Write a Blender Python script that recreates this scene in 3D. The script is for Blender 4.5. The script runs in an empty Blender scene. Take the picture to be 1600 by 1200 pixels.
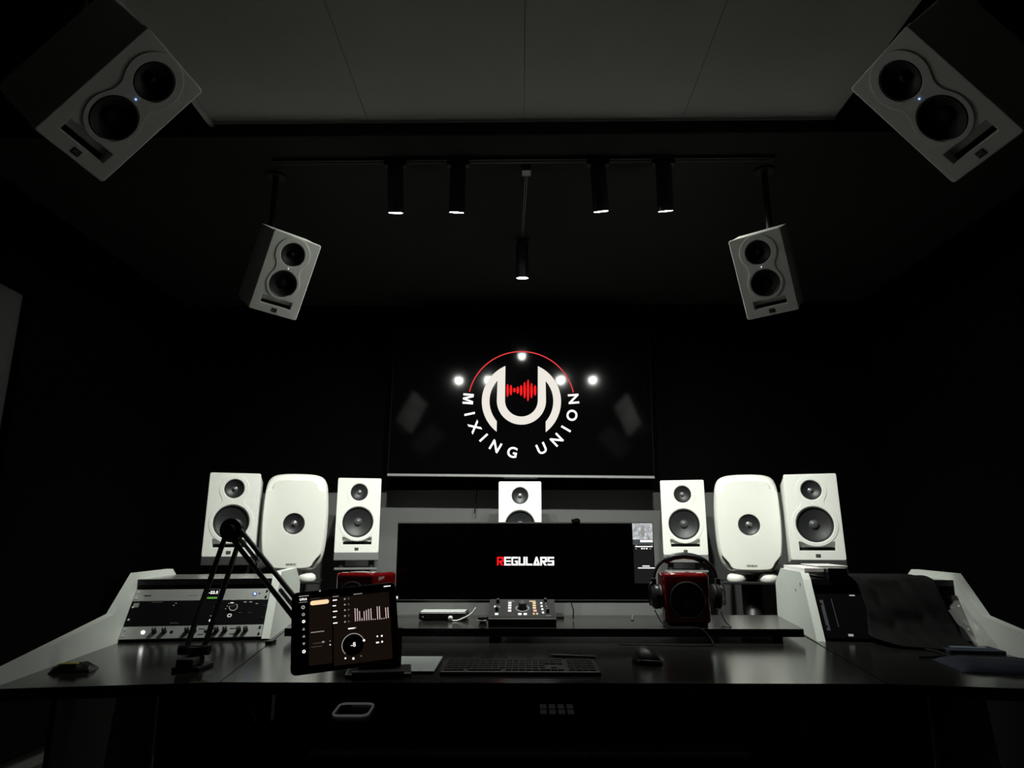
import bpy, bmesh, math, random
from mathutils import Vector, Matrix, Euler
random.seed(7)
R = math.radians
PI = math.pi
C = bpy.context.scene.collection
scene = bpy.context.scene

# ------------------------------------------------------------------ camera, world, exposure
cam_d = bpy.data.cameras.new('camera')
cam_d.sensor_width = 36.0
cam_d.lens = 1067.0 / 1600.0 * 36.0
cam_d.clip_start = 0.02
cam = bpy.data.objects.new('camera', cam_d)
C.objects.link(cam)
cam.location = (0, 0, 1.12)
cam.rotation_euler = (R(90 + 13.05), 0, math.atan(14 * math.cos(R(13.05)) / 1067.0))
scene.camera = cam

world = bpy.data.worlds.new('world')
scene.world = world
world.use_nodes = True
world.node_tree.nodes['Background'].inputs[0].default_value = (0.6, 0.65, 0.6, 1)
world.node_tree.nodes['Background'].inputs[1].default_value = 0.002

vs = scene.view_settings
vs.view_transform = 'Standard'
vs.look = 'None'
vs.exposure = 0.0
vs.gamma = 1.0
vs.use_curve_mapping = False

LAMP_W = 108.0          # watts of each ceiling spot
LAMP_COL = (0.95, 1.0, 0.90)
SPILL = 0.068          # share of the wide spill around each beam

# ------------------------------------------------------------------ materials
MATS = {}
def M(name, col=(0.5, 0.5, 0.5), rough=0.5, metal=0.0, bump=0.0, bscale=200.0, vary=0.06, vscale=8.0,
      spec=0.5, alpha=1.0, trans=0.0, coat=0.0, emit=None, estr=1.0):
    if name in MATS:
        return MATS[name]
    m = bpy.data.materials.new(name)
    m.use_nodes = True
    nt = m.node_tree
    b = nt.nodes['Principled BSDF']
    b.inputs['Roughness'].default_value = rough
    b.inputs['Metallic'].default_value = metal
    b.inputs['Specular IOR Level'].default_value = spec
    b.inputs['Alpha'].default_value = alpha
    b.inputs['Transmission Weight'].default_value = trans
    b.inputs['Coat Weight'].default_value = coat
    tc = nt.nodes.new('ShaderNodeTexCoord')
    if emit is not None:
        b.inputs['Base Color'].default_value = (0.0, 0.0, 0.0, 1)
        b.inputs['Specular IOR Level'].default_value = 0.03
        b.inputs['Emission Color'].default_value = (*emit, 1)
        b.inputs['Emission Strength'].default_value = estr
    else:
        n = nt.nodes.new('ShaderNodeTexNoise')
        n.inputs['Scale'].default_value = vscale
        n.inputs['Detail'].default_value = 4
        nt.links.new(tc.outputs['Object'], n.inputs['Vector'])
        mx = nt.nodes.new('ShaderNodeMix')
        mx.data_type = 'RGBA'
        mx.inputs['A'].default_value = (*[c * (1 - vary) for c in col], 1)
        mx.inputs['B'].default_value = (*[min(1, c * (1 + vary)) for c in col], 1)
        nt.links.new(n.outputs['Fac'], mx.inputs['Factor'])
        nt.links.new(mx.outputs['Result'], b.inputs['Base Color'])
    if bump:
        n2 = nt.nodes.new('ShaderNodeTexNoise')
        n2.inputs['Scale'].default_value = bscale
        nt.links.new(tc.outputs['Object'], n2.inputs['Vector'])
        bp = nt.nodes.new('ShaderNodeBump')
        bp.inputs['Strength'].default_value = bump
        bp.inputs['Distance'].default_value = 0.002
        nt.links.new(n2.outputs['Fac'], bp.inputs['Height'])
        nt.links.new(bp.outputs['Normal'], b.inputs['Normal'])
    MATS[name] = m
    return m

WHITE = M('white_lacquer', (0.80, 0.80, 0.77), 0.42, bump=0.15, bscale=600, vary=0.02)
WHITE_G = M('white_enamel', (0.80, 0.79, 0.75), 0.35, vary=0.02)
WHITE_P = M('white_panel', (0.64, 0.66, 0.63), 0.5, bump=0.2, bscale=500, vary=0.03)
CONE = M('cone_black', (0.018, 0.018, 0.02), 0.42, bump=0.25, bscale=400)
CONE2 = M('cone_soft_black', (0.006, 0.006, 0.007), 0.6, bump=0.25, bscale=400, spec=0.2)
RUBBER = M('rubber_black', (0.012, 0.012, 0.013), 0.5)
DOME = M('dome_metal', (0.22, 0.22, 0.23), 0.28, metal=0.6)
CAPM = M('dust_cap', (0.06, 0.06, 0.065), 0.35)
BLACKV = M('void_black', (0.004, 0.004, 0.004), 0.9, spec=0.1)
BLACKM = M('black_metal', (0.010, 0.010, 0.011), 0.42, bump=0.1, bscale=800)
BLACKP = M('black_plastic', (0.008, 0.008, 0.0085), 0.42, spec=0.4)
BLACKG = M('black_gloss', (0.004, 0.004, 0.005), 0.12)
SCREEN = M('screen_glass', (0.0012, 0.0012, 0.0014), 0.075, spec=0.16)
GREYM = M('grey_metal', (0.25, 0.25, 0.25), 0.4, metal=0.4)
GREYF = M('grey_foam', (0.17, 0.17, 0.17), 0.85, bump=0.5, bscale=300)
DARKF = M('dark_foam', (0.035, 0.035, 0.036), 0.9, bump=0.5, bscale=300)
SILVER = M('brushed_silver', (0.42, 0.43, 0.42), 0.38, metal=0.55, bump=0.2, bscale=900)
CHROME = M('chrome', (0.75, 0.75, 0.75), 0.15, metal=1.0)
RED = M('red_gloss', (0.15, 0.004, 0.005), 0.10, coat=0.8)
CABLE = M('cable_black', (0.008, 0.008, 0.008), 0.6, spec=0.15)
CABLEW = M('cable_white', (0.8, 0.8, 0.78), 0.45)
E_WHITE = M('screen_white', emit=(1.0, 0.99, 0.97), estr=1.15)
E_CREAM = M('screen_cream', emit=(0.86, 0.81, 0.74), estr=1.0)
E_RED = M('screen_red', emit=(1.0, 0.010, 0.012), estr=0.92)
E_RED2 = M('screen_red_line', emit=(0.86, 0.055, 0.06), estr=0.9)
E_GREY = M('screen_grey', emit=(0.30, 0.29, 0.28), estr=1.0)
E_DIM = M('screen_dim', emit=(0.05, 0.045, 0.04), estr=1.0)
E_BROWN = M('screen_brown', emit=(0.0075, 0.0045, 0.003), estr=1.0)
E_PANEL = M('screen_panel', emit=(0.012, 0.012, 0.0125), estr=1.0)
E_PEACH = M('screen_peach', emit=(1.0, 0.72, 0.42), estr=1.0)
E_PINK = M('screen_pink', emit=(0.72, 0.55, 0.52), estr=1.0)
E_BLUE = M('led_blue', emit=(0.25, 0.4, 1.0), estr=3.0)
E_GREEN = M('led_green', emit=(0.12, 0.42, 0.06), estr=0.8)
E_LED = M('led_white', emit=(1.0, 1.0, 1.0), estr=1.6)
E_LAMP = M('lamp_lens', emit=(0.97, 1.0, 0.96), estr=60.0)

# ------------------------------------------------------------------ helpers
def link(name, me, mat, parent=None, smooth=False, loc=None):
    o = bpy.data.objects.new(name, me)
    C.objects.link(o)
    if mat is not None and not me.materials:
        me.materials.append(mat)
    if smooth:
        for p in me.polygons:
            p.use_smooth = True
    if parent is not None:
        o.parent = parent
    if loc is not None:
        o.location = loc
    return o

def tag(o, label, cat, group=None):
    o['label'] = label
    o['category'] = cat
    if group:
        o['group'] = group
    return o

def thing(name, label, cat, loc=(0, 0, 0), rot=(0, 0, 0), group=None, mode='YXZ'):
    o = bpy.data.objects.new(name, None)
    C.objects.link(o)
    o.empty_display_size = 0.05
    o.location = loc
    o.rotation_mode = mode
    o.rotation_euler = rot
    return tag(o, label, cat, group)

def struct(o):
    o['kind'] = 'structure'
    return o

class MB:
    """collects simple shapes into one mesh"""
    def __init__(s):
        s.bm = bmesh.new()
    def box(s, x0, x1, y0, y1, z0, z1, bev=0.0, seg=2, mat=None):
        v = [s.bm.verts.new((x, y, z)) for x in (x0, x1) for y in (y0, y1) for z in (z0, z1)]
        q = [(0, 1, 3, 2), (4, 6, 7, 5), (0, 4, 5, 1), (2, 3, 7, 6), (0, 2, 6, 4), (1, 5, 7, 3)]
        fs = [s.bm.faces.new([v[i] for i in f]) for f in q]
        vs_ = v
        if bev:
            es = list({e for f in fs for e in f.edges})
            r = bmesh.ops.bevel(s.bm, geom=es, offset=bev, segments=seg, profile=0.5, affect='EDGES')
            vs_ = list({vv for f in r['faces'] for vv in f.verts})
        if mat is not None:
            for vv in vs_:
                vv.co = mat @ vv.co
        return s
    def prism(s, poly, a, b, axis='x'):
        """poly = list of 2D points extruded between a and b along the axis"""
        def P(p, t):
            if axis == 'x': return (t, p[0], p[1])
            if axis == 'y': return (p[0], t, p[1])
            return (p[0], p[1], t)
        A = [s.bm.verts.new(P(p, a)) for p in poly]
        B = [s.bm.verts.new(P(p, b)) for p in poly]
        n = len(poly)
        s.bm.faces.new(A)
        s.bm.faces.new(B[::-1])
        for i in range(n):
            s.bm.faces.new([A[i], B[i], B[(i + 1) % n], A[(i + 1) % n]])
        return s
    def lathe(s, prof, n=32, axis='y', c=(0, 0, 0), closed=False):
        """prof = [(radius, offset along axis)]"""
        rings = []
        for r, t in prof:
            ring = []
            if r < 1e-6:
                ring = [s.bm.verts.new(s._ax(0, 0, t, axis, c))]
            else:
                for k in range(n):
                    a = 2 * PI * k / n
                    ring.append(s.bm.verts.new(s._ax(r * math.cos(a), r * math.sin(a), t, axis, c)))
            rings.append(ring)
        for A, B in zip(rings, rings[1:]):
            for k in range(n):
                k2 = (k + 1) % n
                if len(A) == 1 and len(B) == 1: continue
                if len(A) == 1: s.bm.faces.new([A[0], B[k], B[k2]])
                elif len(B) == 1: s.bm.faces.new([A[k], B[0], A[k2]])
                else: s.bm.faces.new([A[k], B[k], B[k2], A[k2]])
        return s
    def _ax(s, u, v, t, axis, c):
        if axis == 'y': return (c[0] + u, c[1] + t, c[2] + v)
        if axis == 'x': return (c[0] + t, c[1] + u, c[2] + v)
        return (c[0] + u, c[1] + v, c[2] + t)
    def cyl(s, r, t0, t1, n=24, axis='z', c=(0, 0, 0)):
        return s.lathe([(0, t0), (r, t0), (r, t1), (0, t1)], n, axis, c)
    def tube(s, pts, r, n=8):
        pts = [Vector(p) for p in pts]
        rings = []
        prev = None
        for i, p in enumerate(pts):
            d = (pts[min(i + 1, len(pts) - 1)] - pts[max(i - 1, 0)]).normalized()
            if prev is None:
                u = d.orthogonal().normalized()
            else:
                u = (prev - d * prev.dot(d)).normalized()
            prev = u
            w = d.cross(u)
            rr = r[i] if isinstance(r, (list, tuple)) else r
            rings.append([s.bm.verts.new(p + (u * math.cos(2 * PI * k / n) + w * math.sin(2 * PI * k / n)) * rr) for k in range(n)])
        for A, B in zip(rings, rings[1:]):
            for k in range(n):
                s.bm.faces.new([A[k], A[(k + 1) % n], B[(k + 1) % n], B[k]])
        s.bm.faces.new(rings[0][::-1])
        s.bm.faces.new(rings[-1])
        return s
    def poly(s, pts):
        s.bm.faces.new([s.bm.verts.new(p) for p in pts])
        return s
    def mesh(s, name='part'):
        bmesh.ops.recalc_face_normals(s.bm, faces=s.bm.faces[:])
        me = bpy.data.meshes.new(name)
        s.bm.to_mesh(me)
        s.bm.free()
        return me
    def build(s, name, mat, parent=None, smooth=False, loc=None):
        return link(name, s.mesh(name), mat, parent, smooth, loc)

def auto_smooth(o, ang=35):
    me = o.data
    for p in me.polygons:
        p.use_smooth = True
    bm = bmesh.new(); bm.from_mesh(me)
    for e in bm.edges:
        if len(e.link_faces) == 2 and e.calc_face_angle(0) > R(ang):
            e.smooth = False
    bm.to_mesh(me); bm.free()
    return o

def curve_mesh(cu, name):
    o = bpy.data.objects.new('tmp', cu)
    C.objects.link(o)
    dg = bpy.context.evaluated_depsgraph_get()
    me = bpy.data.meshes.new_from_object(o.evaluated_get(dg))
    me.name = name
    bpy.data.objects.remove(o)
    bpy.data.curves.remove(cu)
    me.materials.clear()
    return me

FRONT = Matrix.Rotation(PI / 2, 4, 'X')          # XY drawing -> XZ facing -Y
def plate_mesh(loops, half, bev=0.0, name='plate'):
    """filled 2D outline(s) with holes, drawn in x,z, thickness 2*half, facing -y"""
    cu = bpy.data.curves.new(name, 'CURVE')
    cu.dimensions = '2D'
    cu.fill_mode = 'BOTH'
    cu.extrude = max(half - bev, 0.0)
    cu.bevel_depth = bev
    cu.bevel_resolution = 1
    for lp in loops:
        sp = cu.splines.new('POLY')
        sp.points.add(len(lp) - 1)
        for i, (x, z) in enumerate(lp):
            sp.points[i].co = (x, z, 0, 1)
        sp.use_cyclic_u = True
    me = curve_mesh(cu, name)
    me.transform(FRONT)
    return me

def text_mesh(body, size, name='text', bold=0.0, align='CENTER', sx=1.0, ext=0.0004):
    cu = bpy.data.curves.new(name, 'FONT')
    cu.body = body
    cu.size = size
    cu.align_x = align
    cu.align_y = 'CENTER'
    cu.offset = bold
    cu.extrude = ext
    cu.resolution_u = 4
    me = curve_mesh(cu, name)
    me.transform(Matrix.Diagonal((sx, 1, 1, 1)))
    me.transform(FRONT)
    return me

def circle(cx, cz, r, n=40):
    return [(cx + r * math.cos(2 * PI * k / n), cz + r * math.sin(2 * PI * k / n)) for k in range(n)]

def rrect(x0, x1, z0, z1, r, n=5):
    out = []
    for cx, cz, a0 in ((x1 - r, z1 - r, 0), (x0 + r, z1 - r, 90), (x0 + r, z0 + r, 180), (x1 - r, z0 + r, 270)):
        for k in range(n + 1):
            a = R(a0 + 90 * k / n)
            out.append((cx + r * math.cos(a), cz + r * math.sin(a)))
    return out

def smooth_loop(pts, n=6, closed=True):
    """Catmull-Rom through the points"""
    out = []
    m = len(pts)
    rng = range(m) if closed else range(m - 1)
    for i in rng:
        p = [Vector(pts[(i + k) % m] if closed else pts[max(0, min(m - 1, i + k))]) for k in (-1, 0, 1, 2)]
        for j in range(n):
            t = j / n
            out.append(tuple(0.5 * ((2 * p[1]) + (-p[0] + p[2]) * t + (2 * p[0] - 5 * p[1] + 4 * p[2] - p[3]) * t * t + (-p[0] + 3 * p[1] - 3 * p[2] + p[3]) * t ** 3)))
    if not closed:
        out.append(tuple(pts[-1]))
    return out

def copy_tree(o, parent=None):
    c = o.copy()
    C.objects.link(c)
    c.parent = parent
    for ch in list(o.children):
        copy_tree(ch, c)
    return c

def simple(name, mat, *args, **kw):
    return MB().box(*args, **kw)

# ------------------------------------------------------------------ the room
FLOORM = M('floor_wood', (0.018, 0.017, 0.016), 0.6, bump=0.3, bscale=60, vary=0.3, vscale=5)
WALLG = M('wall_grey_paint', (0.135, 0.135, 0.135), 0.75, bump=0.3, bscale=180, vary=0.08)
WALLB = M('wall_black_paint', (0.012, 0.012, 0.012), 0.8, bump=0.3, bscale=180)
FABRIC = M('acoustic_fabric', (0.0022, 0.0022, 0.0022), 1.0, bump=0.6, bscale=700, spec=0.03)
SOFFIT = M('soffit_black', (0.030, 0.029, 0.027), 0.9, bump=0.2, bscale=150, spec=0.1)
CEILM = M('ceiling_white', (0.46, 0.46, 0.435), 0.85, bump=0.3, bscale=260, vary=0.03)
SIDEW = M('side_wall_grey', (0.07, 0.07, 0.066), 0.8, bump=0.3, bscale=150)
XW = 2.5
YB, YF = -1.6, 4.74
ZC = 2.864
struct(MB().box(-XW, XW, YB, YF, -0.05, 0).build('floor', FLOORM))
struct(MB().box(-XW, XW, YF, YF + 0.1, 0, 3.0).build('wall_back', WALLG))
struct(MB().box(-XW - 0.1, -XW, YB, YF, 0, 3.0).build('wall_left', SIDEW))
struct(MB().box(XW, XW + 0.1, YB, YF, 0, 3.0).build('wall_right', SIDEW))
struct(MB().box(-XW, XW, YB - 0.1, YB, 0, 3.0).build('wall_front', SIDEW))
ceil = struct(MB().box(-XW, XW, YB, YF, ZC + 0.015, ZC + 0.06).build('ceiling', CEILM))
xs = [-1.30, -0.645, 0.018, 0.687, 1.33]
for a, b in zip(xs, xs[1:]):
    MB().box(a + 0.0007, b - 0.0007, YB, 2.574, ZC, ZC + 0.015, bev=0.0015, seg=1).build('ceiling_panel', CEILM, ceil)
# dropped black ceiling at the front and along both sides
struct(MB().box(-XW, XW, 2.575, YF, 2.80, 2.862, bev=0.004, seg=1).build('ceiling_front', SOFFIT))
struct(MB().box(-XW, -1.322, YB, 2.575, 2.80, ZC + 0.012).build('ceiling_left', FABRIC))
struct(MB().box(1.332, XW, YB, 2.575, 2.80, ZC + 0.012).build('ceiling_right', FABRIC))
struct(MB().box(-1.322, -1.302, YB, 2.574, 2.845, ZC + 0.012).build('trim_1', WHITE_P))  # light on the left recess face put into its white; right stays black
struct(MB().box(-1.30, 1.33, 2.567, 2.5745, 2.857, 2.8638, bev=0.001, seg=1).build('edge_glow_strip', WHITE_P))  # white strip added for the glow along the soffit edge
# black acoustic cladding; corner panels added so the unlit corners stay black
struct(MB().box(-XW, XW, YF - 0.03, YF, 1.47, 2.80).build('trim_3', FABRIC))
for s, n in ((-1, 'trim_4'), (1, 'trim_5')):
    a, b = sorted((s * 1.78, s * XW))
    struct(MB().box(a, b, YF - 0.05, YF, 0.0, 2.80).build(n, FABRIC))
for s, n in ((-1, 'trim_6'), (1, 'trim_7')):
    a, b = sorted((s * (XW - 0.06), s * XW))
    struct(MB().box(a, b, YB, YF, 2.335, 2.80).build(n, FABRIC))
for s, n in ((-1, 'trim_8'), (1, 'trim_9')):
    a, b = sorted((s * (XW - 0.05), s * XW))
    struct(MB().box(a, b, 3.21, YF - 0.05, 0.1, 2.335, bev=0.01, seg=1).build(n, FABRIC))

# ------------------------------------------------------------------ ceiling lamps
LX = [(-0.563, -1, 'outermost spotlight on the left end of the track'),
      (-0.288, -3.5, 'second spotlight from the left on the track, leaning left'),
      (0.367, 5.5, 'third spotlight from the left on the track, leaning right'),
      (0.658, 5.0, 'outermost spotlight on the right end of the track')]
def spotlight(loc_top, lean, back, label, group, aim, power, adapter=True):
    t = thing('spotlight', label, 'spotlight', loc_top, (0, 0, 0), group)
    g = Matrix.Rotation(R(-lean), 4, 'Y') @ Matrix.Rotation(R(back), 4, 'X')
    r, L = 0.0355, 0.195
    def tr(mb):
        for v in mb.bm.verts: v.co = g @ v.co + Vector((0, 0, -0.028))
        return mb
    if adapter:
        MB().box(-0.05, 0.05, -0.017, 0.017, -0.022, 0.0, bev=0.003).build('adapter', BLACKP, t)
    else:
        MB().cyl(0.04, -0.018, 0).build('canopy', BLACKP, t)
    MB().cyl(0.010, -0.04, -0.018, 12).build('swivel', BLACKM, t)
    b = tr(MB().lathe([(0, 0), (r * 0.93, 0), (r, -0.004), (r, -L), (r * 0.93, -L - 0.001), (r * 0.9, -L + 0.006), (0, -L + 0.006)], 36, 'z'))
    auto_smooth(b.build('body', BLACKM, t))
    ln = tr(MB().lathe([(0, -L + 0.004), (r * 0.9, -L + 0.004), (r * 0.9, -L - 0.0005), (0, -L - 0.0015)], 32, 'z'))
    ln.build('lens', E_LAMP, t)
    ld = bpy.data.lights.new('spotlight_beam', 'SPOT')
    ld.energy = power
    ld.color = LAMP_COL
    ld.spot_size = R(112)
    ld.spot_blend = 1.0
    ld.shadow_soft_size = 0.022
    lo = bpy.data.objects.new('spotlight_beam', ld)
    C.objects.link(lo)
    lo.parent = t
    p = g @ Vector((0, 0, -L - 0.006)) + Vector((0, 0, -0.028))
    lo.location = p
    d = Vector(aim) - (Vector(loc_top) + p)
    lo.rotation_euler = d.to_track_quat('-Z', 'Y').to_euler()
    # wide weak spill of the same flush lens
    l2 = bpy.data.lights.new('spotlight_spill', 'SPOT')
    l2.energy = power * SPILL
    l2.color = LAMP_COL
    l2.spot_size = R(180)
    l2.spot_blend = 0.15
    l2.shadow_soft_size = 0.03
    o2 = bpy.data.objects.new('spotlight_spill', l2)
    C.objects.link(o2)
    o2.parent = t
    o2.location = p + Vector((0, 0, -0.012))
    return t
ZT = 2.785
tr_ = thing('track_rail', 'thin black ceiling track carrying the four spotlights', 'track', (0, 2.76, 2.80))
MB().box(-1.10, 1.12, -0.0175, 0.0175, -0.016, 0, bev=0.002, seg=1).build('rail', BLACKM, tr_)
MB().box(-1.10, 1.12, -0.006, 0.006, -0.0185, -0.0155).build('conductor_slot', M('slot_grey', (0.02, 0.02, 0.02), 0.6, spec=0.2), tr_)
for sx in (-1.105, 1.125):
    MB().box(sx - 0.006, sx + 0.006, -0.019, 0.019, -0.018, 0, bev=0.002, seg=1).build('end_cap', BLACKP, tr_)
aims = [(-0.88, 3.62, 1.1), (-0.62, 3.72, 1.1), (0.66, 3.72, 1.1), (0.92, 3.62, 1.1)]
for (x, lean, lab), aim in zip(LX, aims):
    spotlight((x - 0.19 * math.sin(R(lean)), 2.76, 2.7835), lean, 22, 'black cylindrical ' + lab, 'track spotlights', aim, LAMP_W)
spotlight((0.012, 3.60, 2.80), 0, 12, 'single black spotlight fixed to the ceiling behind the track', None, (0.0, 4.15, 1.1), LAMP_W * 0.5, False)
w = thing('lamp_feed_wire', 'pale twin wire on the ceiling from track to the single spotlight', 'wire', (0.03, 2.83, 2.80))
MB().box(-0.022, 0.022, -0.02, 0.035, -0.03, 0, bev=0.004).build('junction_box', GREYM, w)
for dx in (-0.004, 0.005):
    MB().tube([(dx, 0.03, -0.012), (dx - 0.006, 0.3, -0.006), (dx - 0.018, 0.74, -0.006)], 0.0022, 6).build('wire', GREYM, w)

# ------------------------------------------------------------------ loudspeakers
def hourglass(z1, r1, z2, r2, waist):
    n = 72
    top, bot = z1 + r1, z2 - r2
    zs = [bot + (top - bot) * 0.5 * (1 - math.cos(PI * i / n)) for i in range(n + 1)]
    ws = []
    for z in zs:
        a = math.sqrt(max(r1 * r1 - (z - z1) ** 2, 0))
        b = math.sqrt(max(r2 * r2 - (z - z2) ** 2, 0))
        w = max(a, b)
        if z2 < z < z1:
            w = max(w, waist)
        ws.append(w)
    for _ in range(3):
        ws = [ws[0]] + [(ws[i - 1] + 2 * ws[i] + ws[i + 1]) / 4 if 8 < i < n - 8 else ws[i] for i in range(1, n)] + [ws[-1]]
    return [(w, z) for w, z in zip(ws, zs)][:-1] + [(-w, z) for w, z in zip(ws[::-1], zs[::-1])][:-1]

def crescent(hw, zb, zt, zc, rc):
    """slot whose top follows the woofer circle of radius rc around zc"""
    out = [(-hw, zb), (hw, zb), (hw, zt)]
    for k in range(17):
        x = hw * 0.97 - 2 * hw * 0.97 * k / 16
        z = zc - math.sqrt(max(rc * rc - x * x, 0))
        out.append((x, max(min(zt, z), zb + 0.006)))
    out.append((-hw, zt))
    return out

_cache = {}
def loudspeaker_parts(kind):
    if kind in _cache: return _cache[kind]
    if kind == 'large':
        W, H, D = 0.254, 0.438, 0.29
        zm, rm, zw, rw, pb, pt, pw, zb = 0.136, 0.053, -0.042, 0.093, -0.176, -0.128, 0.088, -0.200
        coax = False
    else:
        W, H, D = 0.204, 0.340, 0.205
        zm, rm, zw, rw, pb, pt, pw, zb = 0.0966, 0.051, -0.0333, 0.0585, -0.137, -0.100, 0.068, -0.153
        coax = True
    oy, oz = -D / 2, H / 2             # origin: centre of the base
    parts = []
    def add(name, me, mat, smooth=True, level=0):
        me.transform(Matrix.Translation((0, oy, oz)))
        if smooth:
            o = bpy.data.objects.new('t', me)
            auto_smooth(o, 38); bpy.data.objects.remove(o)
        me.materials.append(mat)
        parts.append((name, me, level))
    ft = 0.022                          # baffle thickness
    m = MB(); m.box(-W / 2, W / 2, ft, D, -H / 2, H / 2, bev=0.004)
    add('cabinet', m.mesh(), WHITE)
    rim = rw * 1.13
    port = crescent(pw, pb, pt, zw, rw * 1.20)
    me = plate_mesh([rrect(-W / 2, W / 2, -H / 2, H / 2, 0.006), circle(0, zm, rm * 1.0), circle(0, zw, rw * 1.0, 56), port], ft / 2, 0.0025)
    me.transform(Matrix.Translation((0, ft / 2, 0)))
    add('baffle', me, WHITE)
    hg = hourglass(zm, rm * 1.42, zw, rw * 1.19, rm * 1.02)
    me = plate_mesh([hg, circle(0, zm, rm * 1.03), circle(0, zw, rw * 1.02, 56)], 0.0016, 0.0008)
    me.transform(Matrix.Translation((0, -0.0005, 0)))
    add('driver_plate', me, WHITE)
    # woofer: surround roll, cone, dust cap
    m = MB().lathe([(rw * 1.0, 0.004), (rw * 0.97, 0.002), (rw * 0.93, -0.003), (rw * 0.88, 0.0), (rw * 0.855, 0.006)], 56, 'y', (0, 0, zw))
    add('woofer_surround', m.mesh(), RUBBER)
    if kind == 'large':
        m = MB().lathe([(rw * 0.86, 0.005), (rw * 0.55, 0.014), (rw * 0.27, 0.0205), (0, 0.021)], 56, 'y', (0, 0, zw))
        add('woofer_cone', m.mesh(), CONE)
        cr = rw * 0.25
        m = MB().lathe([(cr * 1.12, 0.0205)] + [(cr * math.cos(a), 0.019 - 0.55 * cr * math.sin(a)) for a in [R(x) for x in range(0, 91, 15)]], 32, 'y', (0, 0, zw))
        add('dust_cap', m.mesh(), CAPM)
    else:
        m = MB().lathe([(rw * 0.86, 0.005), (rw * 0.6, 0.012), (rw * 0.36, 0.018), (0, 0.0185)], 48, 'y', (0, 0, zw))
        add('woofer_cone', m.mesh(), CONE2)
        cr = rw * 0.38
        m = MB().lathe([(cr, 0.018)] + [(cr * math.cos(a), 0.018 - 0.35 * cr * math.sin(a)) for a in [R(x) for x in range(0, 91, 15)]], 32, 'y', (0, 0, zw))
        add('dust_cap', m.mesh(), CONE2)
    # midrange cone with the tweeter dome in its throat
    m = MB().lathe([(rm * 1.0, 0.002), (rm * 0.93, -0.001), (rm * 0.86, 0.004), (rm * 0.6, 0.011), (rm * 0.34, 0.018), (0, 0.0195)], 44, 'y', (0, 0, zm))
    add('midrange_cone', m.mesh(), CONE if kind == 'large' else CONE2)
    cr = rm * (0.22 if kind == 'large' else 0.24)
    m = MB().lathe([(cr * 1.3, 0.0185), (cr * 1.05, 0.0165)] + [(cr * math.cos(a), 0.0165 - 0.75 * cr * math.sin(a)) for a in [R(x) for x in range(0, 91, 15)]], 24, 'y', (0, 0, zm))
    add('tweeter_dome', m.mesh(), DOME if kind == 'large' else CONE2)
    # reflex port slot
    m = MB(); m.box(-pw * 0.92, pw * 0.96, 0.0195, 0.0225, pb + 0.001, pb + (pt - pb) * 0.42)
    add('port_slot', m.mesh(), BLACKV, False)
    m = MB(); m.box(-0.0115, 0.0115, -0.0012, 0.003, zb - 0.009, zb + 0.008, bev=0.0008, seg=1)
    add('badge', m.mesh(), BLACKP, False)
    m = MB()
    m.box(-0.0075, -0.005, -0.0016, -0.001, zb - 0.005, zb + 0.0045)
    for a, b in (((-0.004, 0), (0.007, 0.0045)), ((-0.004, 0), (0.007, -0.005))):
        m.poly([(a[0], -0.0014, zb + a[1] - 0.001), (a[0], -0.0014, zb + a[1] + 0.001), (b[0], -0.0014, zb + b[1] + 0.001), (b[0], -0.0014, zb + b[1] - 0.001)])
    add('badge_mark', m.mesh(), GREYM, False, 1)
    zl = (zm - rm + zw + rw) / 2
    m = MB().cyl(0.0016, -0.0045, -0.001, 10, 'y', (0, 0, zl))
    add('power_light', m.mesh(), E_LED, False)
    _cache[kind] = (parts, W, H, D)
    return _cache[kind]

def loudspeaker(kind, name, label, front, rot, group, led=None):
    """front = world position of the centre of the front; rot = (tilt, roll, yaw) degrees"""
    parts, W, H, D = loudspeaker_parts(kind)
    e = Euler((R(rot[0]), R(rot[1]), R(rot[2])), 'YXZ')
    base = Vector(front) + e.to_matrix() @ Vector((0, D / 2, -H / 2))
    t = thing(name, label, 'speaker', base, e, group)
    last = None
    for n, me, lv in parts:
        o = link(n, me, None, last if lv else t)
        if n == 'power_light' and led:
            o.material_slots[0].link = 'OBJECT'
            o.material_slots[0].material = led
        last = o
    return t, base, e

floor_sp = [
    ('white loudspeaker behind the boom arm, leftmost of the lower row', (-1.547, 3.70, 1.267), (-4, 0, 17.3)),
    ('white loudspeaker right of the headphones, rightmost of the lower row', (1.518, 3.62, 1.252), (-6, 0, -16.0)),
    ('white two-driver loudspeaker between left rounded speaker and the monitor', (-0.982, 4.182, 1.281), (-1.6, 0, 11.5)),
    ('white two-driver loudspeaker between the monitor and right rounded speaker', (0.979, 4.194, 1.268), (-2, 0, -11.4)),
    ('white centre loudspeaker half hidden behind the wide monitor', (-0.005, 4.197, 1.26), (0, 0, 0))]
bases = []
for lab, p, r in floor_sp:
    bases.append(loudspeaker('large', 'studio_monitor', lab, p, r, 'white speakers of the lower row')[1:] + (lab,))
hung = [
    ('small white hanging speaker left of the spotlights, tilted down', (-0.998, 2.714, 2.222), (29.2, 4.2, 39.6), None),
    ('small white hanging speaker right of the spotlights, tilted down', (1.009, 2.671, 2.200), (27.9, -3.1, -31.1), None),
    ('dim white overhead speaker in the upper left corner', (-0.954, 1.443, 2.139), (43.8, 7.0, 75.0), E_BLUE),
    ('dim white overhead speaker in the upper right corner', (0.964, 1.425, 2.110), (43.1, -3.8, -79.0), E_BLUE)]
blabs = ['left hanging speaker beside the spotlights', 'right hanging speaker beside the spotlights',
         'overhead speaker in the upper left corner', 'overhead speaker in the upper right corner']
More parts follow.
